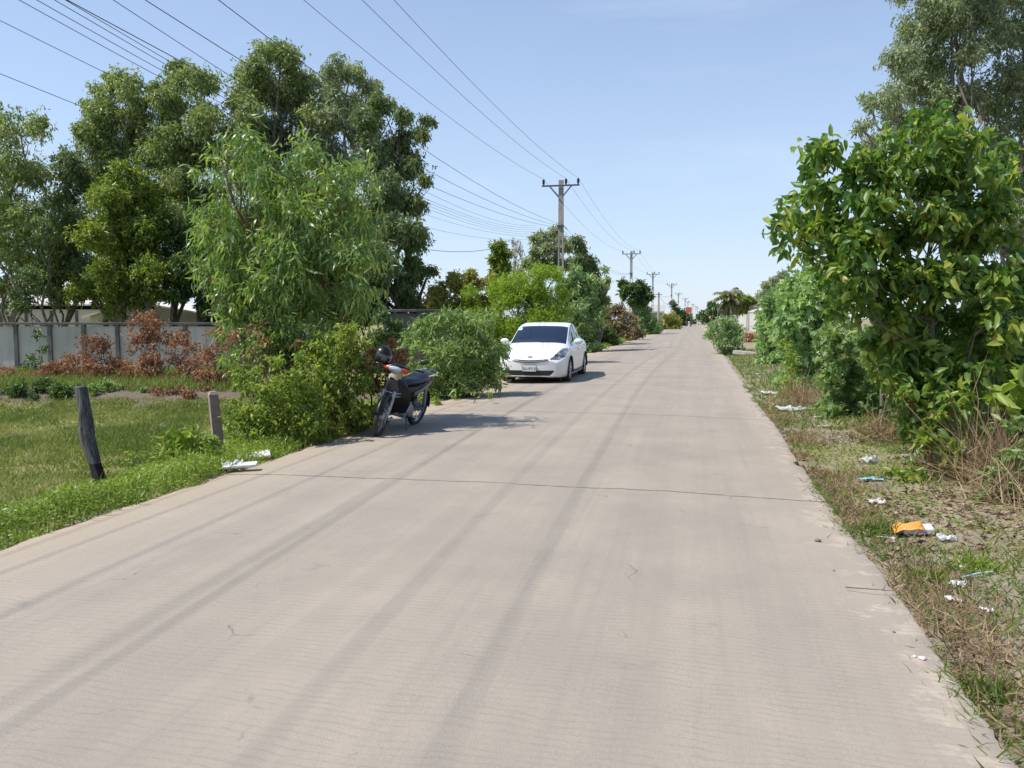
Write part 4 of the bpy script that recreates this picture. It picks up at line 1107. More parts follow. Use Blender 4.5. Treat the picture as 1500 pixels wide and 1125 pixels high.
shed('red_roofed_house', 'house with a light red hipped roof at the far right end of the road', 1040, 440,
     [('wall', m_white, MB().box((0, 0, .9), (7.0, 6.4, 2.1))), ('roof', surf('light_red_roof', (.62, .25, .20), (.55, .2, .16), .8), hip(4.1, 3.8, 2.05, 3.8, 2.5)), ('window', m_dark, MB().box((-1.8, -3.22, 1.1), (1.2, .06, .9))), ('window', m_dark, MB().box((1.8, -3.22, 1.1), (1.2, .06, .9)))], 'house', 0)
shed('small_pavilion', 'small building with a dark red pointed roof left of the palm', 1046, 300, [('wall', m_walldk, MB().box((0, 0, 1.1), (2.5, 2.5, 2.55))), ('roof', m_redroof, hip(1.6, 1.6, 2.5, 4.2, .05))], 'building', 0)
p = P(1009, 454, 150); root = empty('signboard', (p[0], p[1], 0), 'orange red signboard on two posts above the dense dark bush', 'sign')
MB().box((0, 0, p[2]), (1.05, .12, 1.0)).build('board', m_sign, root, smooth=False)
for s in (-.4, .4):
    MB().tube([(s, .1, -.1), (s, .1, p[2] - .45)], .06, 6).build('leg', m_steel, root)
p = G(1009, 477.5); root = empty('marker_post', p, 'short white marker post by the road below the orange signboard', 'post')
MB().loft([[(x * .2, y * .2, 0) for x, y in ((-1, -1), (1, -1), (1, 1), (-1, 1))], [(x * .2, y * .2, .85) for x, y in ((-1, -1), (1, -1), (1, 1), (-1, 1))], [(x * .1, y * .1, .95) for x, y in ((-1, -1), (1, -1), (1, 1), (-1, 1))]]).build('shaft', m_white, root, smooth=False)
MB().box((0, 0, .62), (.43, .43, .12)).build('band', m_redroof, root, smooth=False)

# ------------------------------------------------------------------ utility poles
HT = 8.7
pl = [(822, 268.5), (925, 369.5), (956.5, 400), (984, 416), (994, 429.5), (1003.7, 437), (1007.8, 441.5), (1015, 445.5), (1019.5, 448.5), (1021.7, 450.5)]
pole_xy = []
for px, py in pl:
    d = (HT - EYE) * FPX / (HZ - py)
    pole_xy.append(P(px, py, d)[:2])
INS = [(-.90, 'l'), (.28, 'm'), (.92, 'r')]


def make_pole():
    root = empty('utility_pole', (0, 0, 0), 'x', 'utility pole', 'utility poles along the left of the road')
    mb = MB(); H = HT + .12

    def wz(z): return .135 - .05 * z / H
    # two flanges joined by rungs below, solid above
    z1 = 5.9
    for s in (-1, 1):
        mb.loft([[(s * wz(z) + dx, y, z) for dx, y in ((-.034, -.09), (.034, -.09), (.034, .09), (-.034, .09))] for z in (-.5, z1 / 2, z1 - .01)])
    for i in range(11):
        z = -.2 + i * .56
        mb.box((0, 0, z), (2 * wz(z) - .066, .15, .16))
    mb.loft([[(k * (wz(z) + .034), y, z) for k, y in ((-1, -.09), (1, -.09), (1, .09), (-1, .09))] for z in (z1, H)])
    mb.build('shaft', m_conc, root, smooth=False)
    MB().box((0, -.16, HT - .18), (1.98, .08, .075)).build('crossarm', m_steel, root, smooth=False)
    for s in (-1, 1):
        MB().tube([(s * .10, -.17, HT - .75), (s * .58, -.20, HT - .20)], .035, 6).build('brace', m_steel, root)
    for x, _ in INS:
        MB().lathe([(.0, 0), (.05, 0), (.05, .06), (.085, .10), (.05, .13), (.085, .17), (.05, .20), (.075, .24), (.04, .29), (.0, .30)], (x, -.16, HT - .125), 'z', 12).build('insulator', m_insul, root)
    MB().box((0, -.13, 6.45), (.34, .06, .12)).build('cable_bracket', m_steel, root, smooth=False)
    return root


proto = make_pole()
names = ['nearest utility pole, tall with dark crossarm, rising behind the white car', 'second utility pole, in front of the round dark tree', 'third utility pole, right of the round dark tree',
         'fourth utility pole, with a cable box halfway up, above the dense dark bush', 'fifth utility pole, just right of the fourth', 'sixth utility pole, first one left of the orange signboard',
         'seventh utility pole, standing directly above the orange signboard', 'eighth utility pole, right of the orange signboard', 'ninth utility pole, second from the far end of the row', 'farthest utility pole at the end of the row']
for i, (x, y) in enumerate(pole_xy):
    if i == 0:
        r = proto
    else:
        r = proto.copy(); COL.objects.link(r)
        for ch in proto.children:
            c_ = ch.copy(); COL.objects.link(c_); c_.parent = r
    r.location = (x, y, -.1); r['label'] = names[i]
    if i == 3:
        MB().box((0, -.22, 4.9), (.5, .3, .8)).build('cable_box', m_steel, r, smooth=False)
p = P(965, 428, 112); root = empty('service_pole', (p[0], p[1], 0), 'thin plain service pole without a crossarm, between the third and fourth utility poles', 'pole')
MB().tube([(0, 0, -.3), (0, 0, p[2])], [.17, .11], 8).build('shaft', m_conc, root)
MB().box((0, -.15, p[2] - .3), (.9, .08, .08)).build('arm', m_steel, root, smooth=False)
sv = p


def cable(label, pts, sag, r=.0062, name='power_cable', group='overhead cables', n=14):
    mb = MB(); path = []
    for i in range(len(pts) - 1):
        a, b = np.asarray(pts[i], float), np.asarray(pts[i + 1], float)
        sg = sag if not hasattr(sag, '__len__') else sag[i]
        for k in range(n + (i == len(pts) - 2)):
            tt = k / n
            path.append(a + (b - a) * tt - np.array([0, 0, sg * 4 * tt * (1 - tt)]))
    mb.tube(path, r, 5)
    o = mb.build(name, m_cable, None, fix=False)
    return tag(o, label, 'cable', group)


p0 = np.array([pole_xy[0][0] - .1, pole_xy[0][1] - 43.0])
seq = [p0] + pole_xy
for (x, k), lab in zip(INS, ('left conductor on the insulators of the utility poles', 'middle conductor on the insulators of the utility poles', 'right conductor on the insulators of the utility poles, highest in the sky')):
    cable(lab, [(q[0] + x, q[1] - .16, HT + .07) for q in seq], [.75, .8, .7, .7] + [.6] * 8)
for dx, dz, lab in ((-.14, -.22, 'lowest of the three cables tied below the crossarm of the nearest pole'), (-.06, .02, 'middle of the three cables tied below the crossarm of the nearest pole'), (.14, .16, 'top one of the three cables tied below the crossarm of the nearest pole')):
    cable(lab, [(seq[0][0] + dx * 4, seq[0][1], 6.40 + dz * 2.2)] + [(q[0] + dx, q[1] - .18, 6.36 + dz * .35) for q in seq[1:6]], [.85, .9, .8, .8, .8], r=.0066)
for k, (px, py, lab) in enumerate([(0, 108, 'lowest cable at the upper left, crossing the round topped eucalyptus'), (0, 30, 'second lowest cable at the upper left, ending above the round topped eucalyptus'), (28, 0, 'third cable from the left along the top edge'),
                                   (54, 0, 'fourth thin cable from the left, one of a close pair at the upper left'), (80, 0, 'thin cable in the middle of the upper left bundle'), (96, 0, 'rightmost cable of the close pair at the upper left'), (166, 0, 'cable of the upper left bundle nearest the tallest tree')]):
    d0 = 12.7 if k > 1 else 14
    a = P(px, py, d0); b = P(786, 330 + (6 - k) * 3.2, 62); e = a + (a - b) / np.linalg.norm(a - b) * 14
    cable(lab, [e, a, b], [.0, 1.0], r=.006, group='cables of the far line at the upper left', n=22)
cable('lone thin cable sagging between the dark eucalyptus and the slim green tree', [P(560, 352, 33), P(733, 362, 46)], .35, r=.012)
cable('short service cable from the fourth utility pole to the thin service pole', [(pole_xy[3][0], pole_xy[3][1], 5.0), (sv[0], sv[1], sv[2] - .3)], .9, r=.02)

# ------------------------------------------------------------------ posts in the field
b0 = GG(146, 714); d = float(b0 @ LF); tp = P(117, 566, d + .15)
root = empty('wooden_post', b0, 'leaning weathered black wooden post with a charred foot at the field edge', 'post')
rel = tp - b0; secs = []
prof = [(-.06, .078), (.0, .082), (.12, .078), (.24, .074), (.34, .080), (.46, .094), (.56, .088), (.66, .078), (.80, .070), (.92, .068), (.99, .070), (1.0, .060)]
off_ = [.03, .03, .02, .0, -.01, -.03, -.03, -.012, .0, .0, .0, .0]
for (tt, r), of in zip(prof, off_):
    ring = []
    for k in range(12):
        q = 2 * math.pi * k / 12; rr = r * .95 * (1 + .16 * math.sin(3 * q + 1) * math.sin(tt * 9 + 2) + .10 * rng.normal() * .6)
        ring.append(rel * tt + np.array([rr * math.cos(q) + of, rr * .9 * math.sin(q), 0]))
    secs.append(ring)
MB().loft(secs[3:]).build('shaft', m_wood, root, sharp=30)
MB().loft(secs[:4]).build('charred_foot', m_char, root, sharp=30)
b0 = GG(322, 668); d = float(b0 @ LF); tp = P(311.5, 573, d)
root = empty('stone_post', b0, 'pinkish square stone post with a chamfered top beside the scrub', 'post', rot=(0, 0, YAW + .5))
rel = Matrix.Rotation(-(YAW + .5), 3, 'Z') @ Vector(tp - b0)
sq = lambda w_, c: [(c[0] + x * w_, c[1] + y * w_, c[2]) for x, y in ((-1, -1), (1, -1), (1, 1), (-1, 1))]
MB().loft([sq(.07, rel * -.08), sq(.068, rel * .5), sq(.062, rel * .95), sq(.038, rel * 1.0)]).build('shaft', m_stone, root, smooth=False, bevel=.008)
b0 = GG(1289, 634); d = float(b0 @ LF)
root = empty('wooden_stake', b0, 'thin grey wooden stake half hidden in weeds below the broad leaved tree', 'stake')
MB().tube([(0, 0, -.1), (.015, 0, .4), (-.01, .01, .95)], [.032, .030, .026], 8).build('shaft', bark_grey, root)
MB().tube([(.012, -.03, .5), (.05, -.05, .62), (.11, -.05, .70)], [.014, .010, .005], 6).build('snag', bark_grey, root)

# ------------------------------------------------------------------ litter
m_foam = surf('white_foam', (.74, .73, .70), (.58, .56, .52), .7, 9)
m_film, t, out = nt('clear_plastic_film')
p = N(t, 'ShaderNodeBsdfPrincipled'); p.inputs['Base Color'].default_value = (.75, .77, .78, 1); p.inputs['Roughness'].default_value = .22
tr = N(t, 'ShaderNodeBsdfTransparent'); mx = N(t, 'ShaderNodeMixShader'); mx.inputs[0].default_value = .5
t.links.new(tr.outputs[0], mx.inputs[1]); t.links.new(p.outputs[0], mx.inputs[2]); t.links.new(mx.outputs[0], out.inputs[0])
m_blue = surf('pale_blue_film', (.30, .52, .62), (.24, .44, .55), .35)
m_paper = surf('dirty_paper', (.66, .64, .60), (.50, .47, .43), .8)
m_orange = surf('orange_print', (.75, .32, .06), (.62, .25, .05), .5)
m_straw2 = surf('blue_straw', (.35, .58, .66), (.30, .52, .60), .4)


def crumple(name, label, cat, px, py, sx, sy, mat, amp=.04, rz=0.0, lift=.012, n=12, group='litter on the verges', part=None, fold=0):
    c0 = GG(px, py); root = empty(name, c0, label, cat, group, rot=(0, 0, rz)) if part else None
    ph = rng.uniform(0, 60, 2); sx *= .85; sy *= .85; amp *= .55
    P_ = []
    for i in range(n + 1):
        for j in range(n + 1):
            u, v = i / n - .5, j / n - .5
            h = amp * (1.6 * float(vnoise(u * 5 + ph[0], v * 5 + ph[1])) + .7 * float(vnoise(u * 13 + ph[1], v * 13 + ph[0])) - .5)
            edge = 1 + .22 * (float(vnoise(u * 6 + ph[1], v * 6 + 3)) - .5) * 2
            P_.append((u * sx * edge, v * sy * edge, max(.0, h) + lift))
    mb = MB(); mb.add(P_, [(i * (n + 1) + j, (i + 1) * (n + 1) + j, (i + 1) * (n + 1) + j + 1, i * (n + 1) + j + 1) for i in range(n) for j in range(n)])
    o = mb.build(part or name, mat, root, smooth=True, solid=.002, sharp=25)
    if root is None:
        o.location = c0; o.rotation_euler = (0, 0, rz); tag(o, label, cat, group); root = o
    return root


GV = 'litter on the right verge'; GW = 'white rubbish by the left road edge'
def board(name, label, px, py, sx, sy, th, mat, rz, tilt, group, cat, rx=0.0):
    c0 = GG(px, py)
    mb = MB(); n = 5
    mb.box((0, 0, th / 2), (sx, sy, th))
    o = mb.build(name, mat, None, smooth=False, bevel=.006)
    o.location = c0 + np.array([0, 0, .05]); o.rotation_euler = (rx, tilt, rz)
    return tag(o, label, cat, group)


board('foam_board', 'flat white foam board tilted on the weeds by the road edge, upper one', 372, 676, .36, .20, .03, m_foam, .55, -.10, GW, 'foam board', .16)
board('foam_board', 'second white foam board lying lower at the left road edge', 352, 690, .34, .13, .025, m_foam, .42, -.05, GW, 'foam board', .10)
crumple('paper_scrap', 'grey crumpled paper between the two white foam boards', 'paper', 357, 681, .16, .12, m_paper, .04, .4, group=GW, lift=.06)
crumple('plastic_bag', 'torn white plastic bag in the weeds left of the foam boards', 'plastic bag', 340, 690, .20, .14, m_foam, .09, .8, group=GW, lift=.05)
crumple('plastic_bag', 'large clear crumpled plastic bag on the verge near the pale weeds', 'plastic bag', 1163, 602, .62, .50, m_film, .10, .3, group=GV)
crumple('plastic_bag', 'white plastic bag farther up the verge, near the road edge', 'plastic bag', 1129, 577, .42, .50, m_paper, .06, .5, group=GV)
crumple('paper_scrap', 'small white scrap beyond the white plastic bag on the verge', 'paper', 1114, 549, .30, .22, m_paper, .04, .2, group=GV)
crumple('paper_scrap', 'white strip right of the large clear plastic bag', 'paper', 1204, 613, .26, .12, m_foam, .03, .2, group=GV)
crumple('paper_scrap', 'dull white scrap just below the white strip', 'paper', 1207, 626, .18, .10, m_paper, .03, .7, group=GV)
crumple('plastic_bag', 'greyish white balled plastic bag above the blue bag', 'plastic bag', 1274, 678, .22, .17, m_film, .10, .9, group=GV)
crumple('plastic_bag', 'flattened pale blue plastic bag', 'plastic bag', 1276, 705, .26, .11, m_blue, .05, -.1, group=GV)
crumple('paper_scrap', 'crumpled pinkish paper below the blue bag', 'paper', 1282, 738, .15, .12, m_paper, .05, .5, group=GV)
c0 = GG(1333, 783)
root = empty('snack_packet', c0 + np.array([0, 0, .03]), 'white carton packet half covered by an orange wrapper', 'packet', GV, rot=(.08, -.06, -.05))
mb = MB(); mb.box((.05, .0, .012), (.21, .13, .045)); mb.build('carton', m_foam, root, smooth=False, bevel=.008)
mb = MB(); mb.grid(lambda u, v: (-.12 + .20 * u, -.09 + .17 * v - .03 * u, .040 + .022 * float(vnoise(u * 4, v * 4)) - .035 * (1 - u) * (1 - u)), 10, 10)
mb.build('wrapper', m_orange, root, solid=.002, sharp=30)
crumple('paper_scrap', 'white paper strip left of the orange packet', 'paper', 1299, 792, .14, .05, m_paper, .03, -.3, group=GV)
crumple('plastic_wrapper', 'clear plastic wrapper right of the orange packet', 'wrapper', 1388, 793, .14, .09, m_film, .05, .2, group=GV)
crumple('paper_scrap', 'crumpled greyish scrap left end of the blue straw', 'paper', 1404, 861, .11, .07, m_paper, .05, .3, group=GV)
crumple('paper_scrap', 'bright white scrap below the greyish scrap', 'paper', 1395, 884, .10, .05, m_foam, .035, -.5, group=GV)
crumple('paper_scrap', 'white scrap at the right, nearest the patch of green grass', 'paper', 1445, 899, .08, .05, m_paper, .03, .1, group=GV)
crumple('paper_scrap', 'small white scrap below the clear wrapper, above the blue straw', 'paper', 1410, 834, .045, .03, m_foam, .02, .1, group=GV)
a, b = GG(1410, 850), GG(1454, 842); mid = (a + b) / 2
o = MB().tube([a - mid + [0, 0, .02], np.array([0, 0, .026]), b - mid + [0, 0, .02]], .005, 8).build('drinking_straw', m_straw2, None); o.location = mid
tag(o, 'thin pale blue drinking straw on the verge', 'straw', GV)
for k, (px, py, r) in enumerate([(1198, 786, .022), (1352, 953, .016), (1340, 950, .010), (1222, 828, .008), (1310, 915, .008), (350, 618, .02)]):
    c0 = G(px, py, 0) if px < 1400 else GG(px, py)
    mb = MB(); mb.ell((0, 0, 0), (r, r * .8, r * .6), 8, 6)
    mb.V = [tuple(np.array(v) * (1 + .2 * rng.normal())) for v in mb.V]
    o = mb.build('pebble', m_paper if k in (1, 2) else bark_grey, None); o.location = c0 + np.array([0, 0, float(road_z(c0[0])) + r * .3])
    tag(o, ['grey stone on the slab below the nearer joint', 'pale pebble at the right road edge', 'smaller grey pebble beside the pale one', 'tiny chip on the slab below the grey stone', 'tiny chip left of the pale pebble', 'small stone in the dust left of the scrub'][k], 'pebble', 'pebbles on the road')
for k, (pa, pb, lab) in enumerate([((1266, 812), (1302, 850), 'long dry twig lying along the road edge left of the blue straw'), ((1298, 835), (1350, 790), 'thin dry stem propped up below the orange packet'), ((1238, 865), (1310, 873), 'thin dark stem lying over the slab edge'),
                                   ((1395, 782), (1475, 750), 'long pale straw stem pointing at the straw heap'), ((1120, 606), (1150, 628), 'dark twig at the road edge below the large clear bag'), ((1372, 905), (1378, 975), 'short dry stem standing near the bottom right'),
                                   ((1436, 1010), (1460, 960), 'pale curved stem at the bottom right corner'), ((1320, 880), (1390, 945), 'long pale stem low on the verge at the bottom right')]):
    a, b = GG(*pa), GG(*pb); mid = (a + b) / 2
    m_ = rng.normal(size=3) * .02; m_[2] = .03
    o = MB().tube([a - mid + [0, 0, .02], m_, b - mid + [0, 0, .03 + (.10 if 'propped' in lab or 'standing' in lab else 0)]], [.0035, .003, .0015], 6).build('dry_twig', stem_brown if 'dark' in lab else stick_m, None); o.location = mid
    tag(o, lab, 'stem', 'dry stems on the right verge')
mb = MB()
for k in range(900):
    y = 2.4 + 11 * rng.random() ** 1.4; x = 1.12 + abs(rng.normal()) * .13; r = .006 + .016 * rng.random() ** 2
    if vnoise(x * 0 + 5, y * 1.9) < .42: continue
    i0 = len(mb.V); mb.ell((x, y, float(gz(x, y)) + r * .4), (r * 1.2, r, r * .7), 6, 4)
    for q in range(i0, len(mb.V)): mb.V[q] = tuple(np.array(mb.V[q]) + rng.normal(size=3) * r * .18)
tag(mb.build('soil_crumbs', surf('dark_soil_crumb', (.085, .066, .05), (.17, .135, .105), .95, 30), None, fix=False), kind='stuff')
c0 = GG(1093, 520)
o = MB().loft([[(x * .55, y * .28, 0) for x, y in ((-1, -1), (1, -1), (.9, 1), (-1, 1))], [(x * .52, y * .26, .16) for x, y in ((-1, -1), (1, -.9), (.9, 1), (-1, 1))]]).build('broken_slab', m_conc, None, smooth=False, bevel=.02)
o.location = c0; o.rotation_euler = (0, .08, -.3); tag(o, 'broken concrete slab on the verge behind the rounded grey green bush', 'slab')
bush('reddish brown heap of dead leaves at the foot of the ribbed wall', 1100, 52, [(1094, 492, 6), (1104, 492, 7), (1112, 494, 5)], L_dry, 900, .14, .08, name='leaf_heap', cat='leaf heap', multi=3, nl=5)

# ------------------------------------------------------------------ white hatchback car
def paintmat(name, col, rough=.3, coat=.6):
    m, t, out = nt(name)
    p = N(t, 'ShaderNodeBsdfPrincipled'); p.inputs['Roughness'].default_value = rough
    p.inputs['Coat Weight'].default_value = coat; p.inputs['Coat Roughness'].default_value = .04
    vec = N(t, 'ShaderNodeTexCoord').outputs['Object']
    sp = N(t, 'ShaderNodeSeparateXYZ'); t.links.new(vec, sp.inputs[0])
    dirt = math_(t, 'MULTIPLY', maprange(t, sp.outputs[2], .55, .16), maprange(t, noise(t, vec, 5, 5), .3, .7, .2, .6))
    t.links.new(mixc(t, dirt, col, (.46, .40, .33)), p.inputs['Base Color'])
    t.links.new(p.outputs[0], out.inputs[0])
    return m


m_paint = paintmat('white_car_paint', (.80, .80, .79))
m_glass, t, out = nt('tinted_glass')
p = N(t, 'ShaderNodeBsdfPrincipled'); p.inputs['Base Color'].default_value = (.012, .018, .026, 1); p.inputs['Roughness'].default_value = .03
p.inputs['Specular IOR Level'].default_value = .7
t.links.new(p.outputs[0], out.inputs[0])
m_wglass, t, out = nt('windscreen_glass')
gl = N(t, 'ShaderNodeBsdfGlossy'); gl.inputs['Roughness'].default_value = .02; gl.inputs['Color'].default_value = (.9, .95, 1, 1)
trn = N(t, 'ShaderNodeBsdfTransparent'); trn.inputs['Color'].default_value = (.30, .36, .38, 1)
fr = N(t, 'ShaderNodeFresnel'); fr.inputs['IOR'].default_value = 2.7
mx = N(t, 'ShaderNodeMixShader'); t.links.new(fr.outputs[0], mx.inputs[0]); t.links.new(trn.outputs[0], mx.inputs[1]); t.links.new(gl.outputs[0], mx.inputs[2]); t.links.new(mx.outputs[0], out.inputs[0])
m_seatc = surf('grey_seat_cloth', (.10, .10, .11), (.07, .07, .08), .9)
m_black = surf('black_plastic', (.016, .016, .018), (.011, .011, .012), .45)
m_rubber = surf('tyre_rubber', (.025, .025, .026), (.045, .042, .038), .85, 6)
m_alloy = surf('alloy_grey', (.46, .47, .49), (.36, .37, .39), .35, 5, metal=.8)
m_chrome = surf('chrome', (.75, .75, .76), (.62, .62, .63), .12, 5, metal=1.0)
m_lamp, t, out = nt('headlamp_lens')
p = N(t, 'ShaderNodeBsdfPrincipled'); p.inputs['Roughness'].default_value = .06; p.inputs['Coat Weight'].default_value = 1
t.links.new(ramp(t, noise(t, N(t, 'ShaderNodeTexCoord').outputs['Object'], 7, 2), [(.38, (.035, .04, .05)), (.55, (.12, .13, .15)), (.72, (.42, .43, .45))]), p.inputs['Base Color'])
t.links.new(p.outputs[0], out.inputs[0])
m_amber = surf('amber_lens', (.52, .075, .025), (.44, .06, .02), .2)
m_redl = surf('red_lens', (.5, .02, .02), None, .15)
m_plate = surf('plate_white', (.72, .72, .70), (.66, .66, .64), .4)
m_ink = surf('plate_ink', (.05, .06, .12), None, .5)


def herm(xs, ys, x):
    xs = np.asarray(xs, float); ys = np.asarray(ys, float)
    dlt = np.diff(ys) / np.diff(xs); m = np.zeros(len(xs))
    m[1:-1] = np.where(dlt[:-1] * dlt[1:] > 0, 2 * dlt[:-1] * dlt[1:] / (dlt[:-1] + dlt[1:] + 1e-12), 0); m[0] = dlt[0]; m[-1] = dlt[-1]
    i = np.clip(np.searchsorted(xs, x) - 1, 0, len(xs) - 2); h = xs[i + 1] - xs[i]; tt = (x - xs[i]) / h
    return ((1 + 2 * tt) * (1 - tt) ** 2) * ys[i] + tt * (1 - tt) ** 2 * h * m[i] + tt * tt * (3 - 2 * tt) * ys[i + 1] + tt * tt * (tt - 1) * h * m[i + 1]


S_ = [0, .10, .25, .45, .75, 1.05, 1.3, 1.6, 1.9, 2.15, 2.5, 2.95, 3.4, 3.85, 4.15, 4.32, 4.42]
ZT = [.585, .665, .755, .84, .92, .985, 1.11, 1.255, 1.385, 1.45, 1.485, 1.465, 1.395, 1.27, 1.165, 1.02, .90]
ZR = [.555, .625, .71, .79, .865, .925, 1.03, 1.175, 1.325, 1.40, 1.44, 1.42, 1.35, 1.22, 1.09, .95, .85]
WR = [.55, .61, .665, .70, .725, .735, .72, .695, .668, .652, .64, .62, .575, .54, .52, .50, .50]
ZB = [.535, .59, .665, .735, .80, .85, .885, .905, .92, .93, .945, .965, .99, 1.01, .985, .88, .80]
WB = [.60, .70, .765, .80, .815, .815, .805, .79, .79, .79, .79, .785, .77, .74, .70, .65, .60]
WW = [.645, .745, .805, .84, .858, .8625, .8625, .8625, .8625, .8625, .8625, .8625, .86, .85, .82, .76, .68]
ZL = [.19, .165, .155, .15, .15, .15, .15, .15, .15, .15, .15, .15, .15, .16, .19, .22, .26]
seams = [1.36, 2.36, 3.28]
sg = np.unique(np.round(np.concatenate([np.arange(0, .9, .015), np.arange(.9, 4.42, .03), [4.42]] + [[q - .006, q + .006] for q in seams]), 4))
tctl = np.arange(11.0)
tg = np.unique(np.round(np.concatenate([np.linspace(0, 3, 19), np.linspace(3, 4, 13), np.linspace(4, 8, 37), np.linspace(8, 10, 9)]), 4))
grid_ = np.zeros((len(sg), len(tg), 2))
for i, s in enumerate(sg):
    zt, zr, wr, zb, wb, w_, zl = (float(herm(S_, q, s)) for q in (ZT, ZR, WR, ZB, WB, WW, ZL))
    cx_ = [0, .55 * wr, .87 * wr, wr, wb, (wb + w_) / 2 + .012, w_ - .002, w_, w_ - .012, w_ - .06, 0]
    hgt = zb - zl
    cz_ = [zt, zt - .10 * (zt - zr), zt - .42 * (zt - zr), zr, zb, zb - .05 * hgt / .7, zb - .22 * hgt, zb - .45 * hgt, zb - .75 * hgt, zl + .02, zl]
    grid_[i, :, 0] = herm(tctl, cx_, tg); grid_[i, :, 1] = herm(tctl, cz_, tg)
cap = np.linspace(0, 1, 22)
capg = np.zeros((len(cap), len(tg), 2)); capg[:, :, 0] = cap[:, None] * grid_[0, :, 0]; capg[:, :, 1] = grid_[0, :, 1]
Sall = np.concatenate([np.full(len(cap) - 1, 0.0), sg]); XZ = np.concatenate([capg[:-1], grid_], 0)
tail = np.linspace(1, 0, 10)[1:]
tl = np.zeros((len(tail), len(tg), 2)); tl[:, :, 0] = tail[:, None] * grid_[-1, :, 0]; tl[:, :, 1] = grid_[-1, :, 1]
Sall = np.concatenate([Sall, np.full(len(tail), 4.42)]); XZ = np.concatenate([XZ, tl], 0)


def bow(s, x): return s + .17 * (abs(x) / .86) ** 2.2 * np.exp(-s / .6) - .10 * (abs(x) / .86) ** 2 * np.exp(-(4.42 - s) / .4)


FRONT = 2.2
CARV = np.zeros((2, len(Sall), len(tg), 3))
for k, sx in enumerate((1, -1)):
    x = XZ[:, :, 0]
    CARV[k, :, :, 0] = sx * x; CARV[k, :, :, 1] = FRONT - bow(Sall[:, None], x); CARV[k, :, :, 2] = XZ[:, :, 1]
WF, WR_, ZWH, RW = .93, 3.63, .315, .315


def inpoly(x, z, poly):
    r = False; j = len(poly) - 1
    for i in range(len(poly)):
        if (poly[i][1] > z) != (poly[j][1] > z) and x < (poly[j][0] - poly[i][0]) * (z - poly[i][1]) / (poly[j][1] - poly[i][1]) + poly[i][0]: r = not r
        j = i
    return r


HL = [(.47, .60), (.69, .595), (.80, .665), (.845, .85), (.70, .855)]
GRL = [(0, .225), (.50, .225), (.60, .345), (0, .345)]
reg = {}
for k in (0, 1):
    for i in range(len(Sall) - 1):
        for j in range(len(tg) - 1):
            q = [(k, i, j), (k, i + 1, j), (k, i + 1, j + 1), (k, i, j + 1)]
            c_ = np.mean([CARV[a] for a in q], 0)
            s = (Sall[i] + Sall[i + 1]) / 2; tm_ = (tg[j] + tg[j + 1]) / 2; ax_, z = abs(c_[0]), c_[2]; sy = FRONT - c_[1]
            key = 'body'; sd = 'RL'[k]
            front = i < len(cap) - 1
            if tm_ > 4.6 and min((sy - WF) ** 2, (sy - WR_) ** 2) + (z - ZWH) ** 2 < .352 ** 2 and not front and ax_ > .5: continue
            if s < .95 and tm_ < 7 and ax_ > .4 and inpoly(ax_, z, HL): key = 'headlight' + sd
            elif s < .25 and inpoly(ax_, z, GRL): key = 'grille'
            elif tm_ < 2.62 and 1.06 < s < 1.91: key = 'windscreen'
            elif tm_ < 2.4 and 3.35 < s < 4.12: key = 'rear_window'
            elif 3.12 < tm_ < 3.93 and 1.42 < s < 3.72:
                if tm_ < 3.12 + .8 * max(0, (1.62 - s) / .2) * .5: key = 'body'
                elif abs(s - 2.36) < .05 or abs(s - 3.2) < .05: key = 'trim'
                else: key = ('fw' if s < 2.36 else 'rw' if s < 3.2 else 'qw') + sd
            elif 3.04 < tm_ < 4.0 and 1.36 < s < 3.80: key = 'trim'
            elif 4.0 < tm_ < 8.4 and any(abs(s - q_) < .006 for q_ in seams): key = 'trim'
            elif 4.0 < tm_ < 8.3 and 1.36 < s < 2.36: key = 'fdoor' + sd
            elif 4.0 < tm_ < 8.3 and 2.36 < s < 3.28: key = 'rdoor' + sd
            elif 8.3 < tm_ < 8.45 and 1.3 < s < 3.3: key = 'trim'
            elif tm_ > 9.6: key = 'underbody'
            reg.setdefault(key, []).append(q if k == 0 else q[::-1])
cpos = P(775.5, 545, 19.32)
root = empty('parked_car', (cpos[0], cpos[1], 0), 'white hatchback car parked facing the viewer at the left road edge', 'car', rot=(0, 0, math.pi + .004))
fwd = np.array([math.sin(.004), -math.cos(.004)])
root.location = (cpos[0] - fwd[0] * FRONT, cpos[1] - fwd[1] * FRONT, -.052)


def regbuild(name, key, mat, parent, off=0.0, label=None):
    idx = {}; V = []; F = []
    for q in reg[key]:
        f = []
        for a in q:
            kk = (0, a[1], a[2]) if XZ[a[1], a[2], 0] < 1e-6 else a
            if kk not in idx:
                idx[kk] = len(V); V.append(CARV[kk])
            f.append(idx[kk])
        F.append(tuple(f))
    mb = MB(); mb.add(V, F); o = mb.build(name, mat, parent, sharp=50)
    if off: o.location = off
    return o


